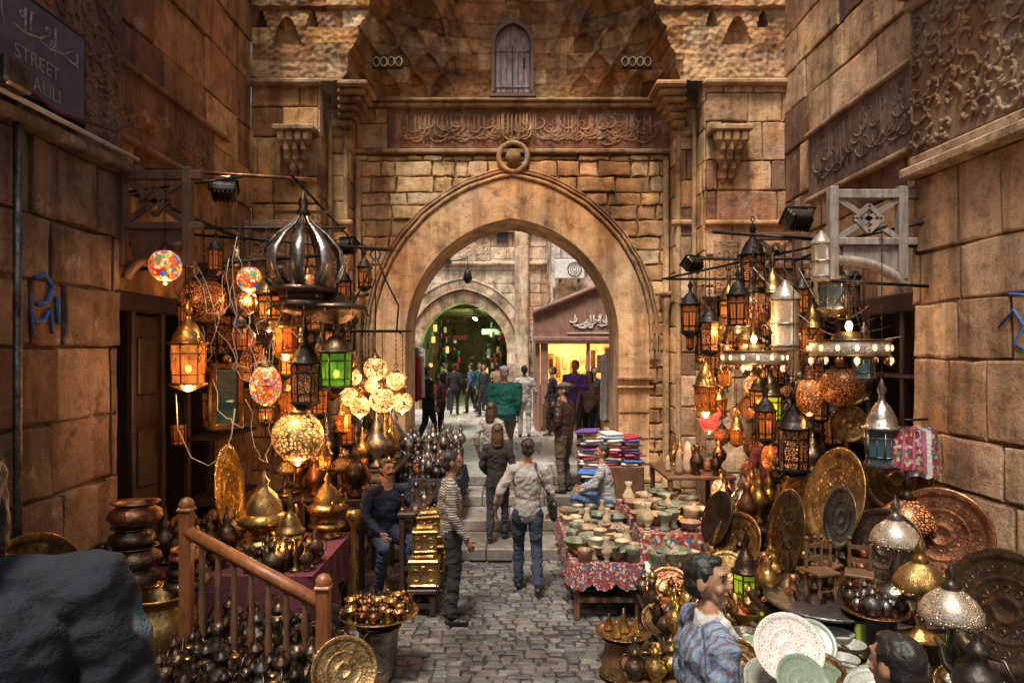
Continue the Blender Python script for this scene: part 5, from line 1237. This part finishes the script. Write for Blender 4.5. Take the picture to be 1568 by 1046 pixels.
for i in range(44):
    me, nm = rr.choice([(T_green, 'green_plate'), (T_grey, 'ceramic_plate'), (T_sil, 'pewter_plate'), (T_green, 'green_plate'), (T_dark, 'brass_plate')])
    tray(me, rr.uniform(1.3, 3.0), rr.uniform(3.5, 4.7), .66+rr.random()*.12, rr.uniform(.28, .5), rr.uniform(5, 60), rr.uniform(-50, 50), nm)
scatter([('ceramic_bowl', bow['ceramic_grey'], 1), ('pewter_bowl', bow['pewter'], 1), ('stone_bowl', bow['alabaster_green'], 1)], 1.3, 2.4, 4.1, 4.9, .68, 16, 20, gap=.16)
scatter([('pewter_bowl', bow['pewter'], 1), ('brass_bowl', bow['brass'], .9), ('brass_urn', urn['brass'], .7), ('bronze_pot', K['bronze'], .8), ('copper_vase', vas['copper'], .9)], 2.05, 3.5, 5.05, 6.5, .75, 44, 21, gap=.16)
scatter([('brass_pot', K['brass'], .8), ('copper_bowl', bow['copper'], 1), ('brass_urn', urn['brass'], .8), ('bronze_pot', K['bronze'], .8), ('bronze_vase', vas['bronze'], .9), ('brass_mortar', mor['brass'], 1), ('pewter_pot', K['pewter'], .8)], 1.28, 2.05, 5.65, 6.85, lambda x, y: .33+.25*(x-1.28), 50, 22, gap=.11)
mb = MB(); mb.lathe([(.2, 0), (.16, .2), (.2, .26)], 'wood_mid', seg=14); mb.obj('tray_stand', (.98, 6.0, 0)); tray(T_dark, .98, 6.0, .29, .62, 0, 0)
mb = MB()
for (x, y, s) in ((0, 0, 1), (.1, -.08, .9), (-.12, .05, .8), (.02, .12, .9), (-.08, -.12, .8)): mb.lathe([(.055*s, 0), (.05*s, .02), (.012, .13*s), (.016, .15*s), (.001, .17*s)], 'brass', (x, y, 0), 14)
mb.obj('brass_cone_set', (.98, 6.0, .31))
inst('brass_plate', T_brass, (.93, 5.75, .05), 0, .5); mb = MB(); mb.box((1.15, 5.5, .1), (.5, .5, .2), 'wood_mid', bev=.02); mb.obj('wooden_crate')
scatter([('brass_pot', K['brass'], .8), ('brass_bowl', bow['brass'], .9), ('bronze_pot', K['bronze'], .8)], .95, 1.35, 5.3, 5.7, .2, 8, 23, gap=.12)
table('alabaster_stall', .62, 1.35, 7.0, 9.2, .58, 'wood_mid', 'c_folk', .24)
alb = [('alabaster_bowl', bow['alabaster'], 1), ('alabaster_mortar', mor['alabaster'], 1), ('alabaster_cup', cyl['alabaster'], 1.2), ('stone_bowl', bow['alabaster_green'], 1.2), ('alabaster_bowl', bow['alabaster_pink'], 1), ('alabaster_cup', cyl['alabaster_pink'], 1.1), ('alabaster_mortar', mor['alabaster_green'], .9), ('stone_cup', cyl['alabaster_green'], 1.2), ('alabaster_vase', vas['alabaster'], .7), ('brass_bowl', bow['brass'], .8)]
scatter(alb, .68, 1.3, 7.05, 9.1, .59, 66, 24, .7, 1.1, gap=.12)
table('alabaster_stall', 1.42, 2.3, 7.4, 9.2, .78, 'wood_mid', 'c_folk2', .3); scatter(alb+[('alabaster_jar', jar['alabaster'], .8)], 1.46, 2.25, 7.45, 9.1, .79, 50, 25, .9, 1.4, gap=.155)
table('alabaster_stall', 1.4, 2.0, 7.0, 7.35, .50, 'wood_mid', 'c_white', .2); scatter(alb, 1.45, 1.95, 7.05, 7.3, .51, 9, 26, .8, 1.2, gap=.13)
table('lamp_shelf', 2.0, 2.9, 8.8, 10.0, 1.15, 'wood_mid')
for i, (x, y, s) in enumerate(((2.2, 9.0, .9), (2.34, 9.1, 1.15), (2.10, 9.2, .6))): inst('stone_cone_lamp', cone, (x, y, 1.16), 0, s)
scatter([('alabaster_jar', jar['alabaster_pink'], .9), ('brass_urn', urn['brass'], .8), ('stone_bowl', bow['alabaster_green'], 1), ('bronze_vase', vas['bronze'], 1)], 2.05, 2.8, 8.9, 9.9, 1.16, 14, 33, gap=.14)
g1 = inst('mosaic_table_lamp', G_mosf, (2.42, 7.9, 1.15), 0, .75); plight('mosaic_bulb', (-.1, -.3, .1), 5, parent=g1); inst('brass_base', mor['brass'], (2.42, 7.9, .79), 0, 1.3)
inst('brass_urn', urn['brass'], (2.65, 7.4, .95), 0, .9); inst('silver_urn', urn['silver'], (2.50, 7.3, .95), 0, .8); table('display_table', 2.35, 3.3, 7.0, 7.8, .94, 'wood_dark')
scatter([('brass_urn', urn['brass'], 1), ('copper_vase', vas['copper'], 1.2), ('silver_urn', urn['silver'], 1), ('bronze_urn', urn['bronze'], 1)], 2.4, 3.25, 7.05, 7.75, .95, 14, 27, gap=.18)
mb = MB(); rr = random.Random(12)
mb.box((1.55, 10.85, .76), (.95, .8, .5), 'wood_mid', bev=.02)
for k in range(3):
    for j in range(12-k):
        m = rr.choice(['c_white', 'c_sky', 'c_pink', 'c_white', 'c_blue', 'c_cream', 'c_purple', 'c_white', 'c_sky', 'c_red'])
        mb.box((1.22+.3*k+rr.uniform(-.05, .05), 10.65+rr.uniform(-.05, .05), 1.03+j*.046), (.32+rr.uniform(-.06, .05), .4, .040), m, rz=rr.uniform(-.35, .35), bev=.018, ry=rr.uniform(-.10, .10))
for j in range(9):
    mb.box((1.2+rr.uniform(-.06, .06), 10.25, .56+j*.05), (.38, .34, .044), rr.choice(['c_white', 'c_red', 'c_blue', 'c_cream', 'c_navy', 'c_pink']), rz=rr.uniform(-.3, .3), bev=.02, ry=rr.uniform(-.09, .09))
mb.obj('folded_textiles')

# ------------------------------------------------------------------ signage, graffiti, floodlights, pipes
mb = MB()
mb.box((0, 0, 0), (.04, 1.15, .72), 'sign_blue', bev=.012); mb.box((-.005, 0, .0), (.034, 1.2, .77), 'iron', bev=.012)
calligraphy(mb, (.02, -.5, .02), (0, 1, 0), (1, 0, 0), 1.0, .28, 4, 'sign_text', dens=.8, r0=.009)
sg = mb.obj('street_sign', (-3.58, 5.12, 5.0))
for (t, z) in (('STREET', -.13), ('KHALILI', -.30)):
    cu = bpy.data.curves.new('lettering', 'FONT'); cu.body = t; cu.size = .15; cu.extrude = .002; cu.align_x = 'CENTER'
    o = bpy.data.objects.new('lettering', cu); sc.collection.objects.link(o); o.parent = sg; o.location = (.024, 0, z); o.rotation_euler = (rad(90), 0, rad(90)); cu.materials.append(MATS['sign_text'])
mb = MB()
def gr(pts, r=.012): mb.tube(pts, r, 'graffiti_blue', 4)
x = -3.665
gr([(x, 5.25, 3.32), (x, 5.35, 3.36), (x, 5.45, 3.28), (x, 5.38, 3.14), (x, 5.27, 3.12)], .022); gr([(x, 5.2, 3.06), (x, 5.25, 2.98), (x, 5.35, 3.0), (x, 5.4, 3.08)], .02); gr([(x, 5.42, 3.1), (x, 5.45, 2.9)]); gr([(x, 5.5, 3.2), (x, 5.52, 2.98)], .02); gr([(x, 5.2, 3.2), (x, 5.22, 2.9)])
mb.obj('graffiti')
mb = MB()
def wp(u, z): p = O+U*u+Nr*.014; return (p.x, p.y, z)
gr([wp(1.05, 2.95), wp(1.2, 3.08), wp(1.3, 2.95), wp(1.2, 2.82), wp(1.35, 2.75)], .018); gr([wp(1.15, 3.2), wp(1.3, 3.18), wp(1.4, 3.0)]); gr([wp(1.4, 3.2), wp(1.42, 2.8), wp(1.55, 2.7)]); mb.obj('graffiti')
mb = MB(); mb.tube([(-3.52, 2.0, 4.56), (-3.52, 6.42, 4.56)], .02, 'paint_white'); mb.tube([(-3.60, 4.97, 0), (-3.60, 4.97, 4.6)], .03, 'pewter', 8)
mb.tube([(-3.55, 4.5, 4.8), (-3.55, 5.3, 4.62), (-3.5, 6.0, 4.7), (-3.55, 6.4, 4.9)], .015, 'c_maroon'); mb.box((-3.5, 4.75, 4.68), (.16, .26, .2), 'pewter', bev=.02); mb.obj('wall_conduit')
def flood(loc, rz, rx):
    mb = MB(); mb.box((0, 0, 0), (.24, .14, .18), 'pewter', bev=.015); mb.box((0, -.08, 0), (.26, .03, .2), 'iron', bev=.01); mb.box((0, -.098, 0), (.2, .006, .14), 'paint_white')
    for i in range(5): mb.box((-.08+.04*i, .09, 0), (.008, .05, .14), 'iron')
    mb.tube([(-.14, 0, 0), (-.14, .0, .14), (.14, 0, .14), (.14, 0, 0)], .01, 'iron', 4)
    o = mb.obj('floodlight', loc, rz); o.rotation_euler = (rx, 0, rz); return o
def spot(parent, w, ang=110):
    l = bpy.data.lights.new('flood_lamp', 'SPOT'); l.energy = w; l.color = (1, .60, .25); l.spot_size = rad(ang); l.spot_blend = .8; l.shadow_soft_size = .06
    o = bpy.data.objects.new('flood_lamp', l); sc.collection.objects.link(o); o.parent = parent; o.location = (0, -.12, 0); o.rotation_euler = (rad(90), 0, 0)
def aim(o, tgt):
    d = (V(tgt)-o.location).normalized(); o.rotation_euler = (-d).to_track_quat('Y', 'Z').to_euler()
f1 = flood((-2.95, 7.0, 4.40), 0, 0); aim(f1, (-3.8, 9.8, 7.6)); spot(f1, 200, 120)
f2 = flood((2.80, 6.7, 4.05), 0, 0); aim(f2, (1.5, 11, 7.6)); spot(f2, 110, 110)
f3 = flood((2.46, 9.3, 3.95), 0, 0); aim(f3, (1.0, 11.5, 6.5))
f4 = flood((-2.3, 9.6, 4.25), 0, 0); aim(f4, (-1.5, 11.5, 8.0)); spot(f4, 60, 110)
mb = MB()
rr = random.Random(44)
for i in range(5): mb.box((.0+rr.uniform(-.3, .3), 0, rr.uniform(-.3, .3)), (.2, .02, .28), 'brass_dark', bev=.005)
mb.obj('brass_wall_plaques', (2.7, 8.5, 3.3))

# ------------------------------------------------------------------ world, sun, camera
w = bpy.data.worlds.new('World'); sc.world = w; w.use_nodes = True; nt = w.node_tree
sky = nt.nodes.new('ShaderNodeTexSky'); sky.sky_type = 'NISHITA'; sky.sun_disc = False
el, az = rad(66), rad(200)
sky.sun_elevation = el; sky.sun_rotation = az; sky.dust_density = 5.0; sky.air_density = 1.0
nt.links.new(sky.outputs[0], nt.nodes['Background'].inputs[0]); nt.nodes['Background'].inputs[1].default_value = .145
sl = bpy.data.lights.new('sun', 'SUN'); sl.energy = 4.8; sl.angle = rad(12); sl.color = (1, .93, .82)
so = bpy.data.objects.new('sun', sl); sc.collection.objects.link(so)
D = V((math.sin(az)*math.cos(el), math.cos(az)*math.cos(el), math.sin(el)))
so.rotation_euler = (-D).to_track_quat('-Z', 'Y').to_euler(); so.location = (0, -5, 20)
cam = bpy.data.cameras.new('camera'); cam.lens = 24; cam.sensor_width = 36; cam.clip_end = 500; cam.shift_y = .0108
co = bpy.data.objects.new('camera', cam); sc.collection.objects.link(co); co.location = (0, 0, 2.75); co.rotation_euler = (rad(90), 0, 0)
sc.camera = co
sc.view_settings.view_transform = 'Standard'; sc.view_settings.look = 'None'; sc.view_settings.exposure = 0
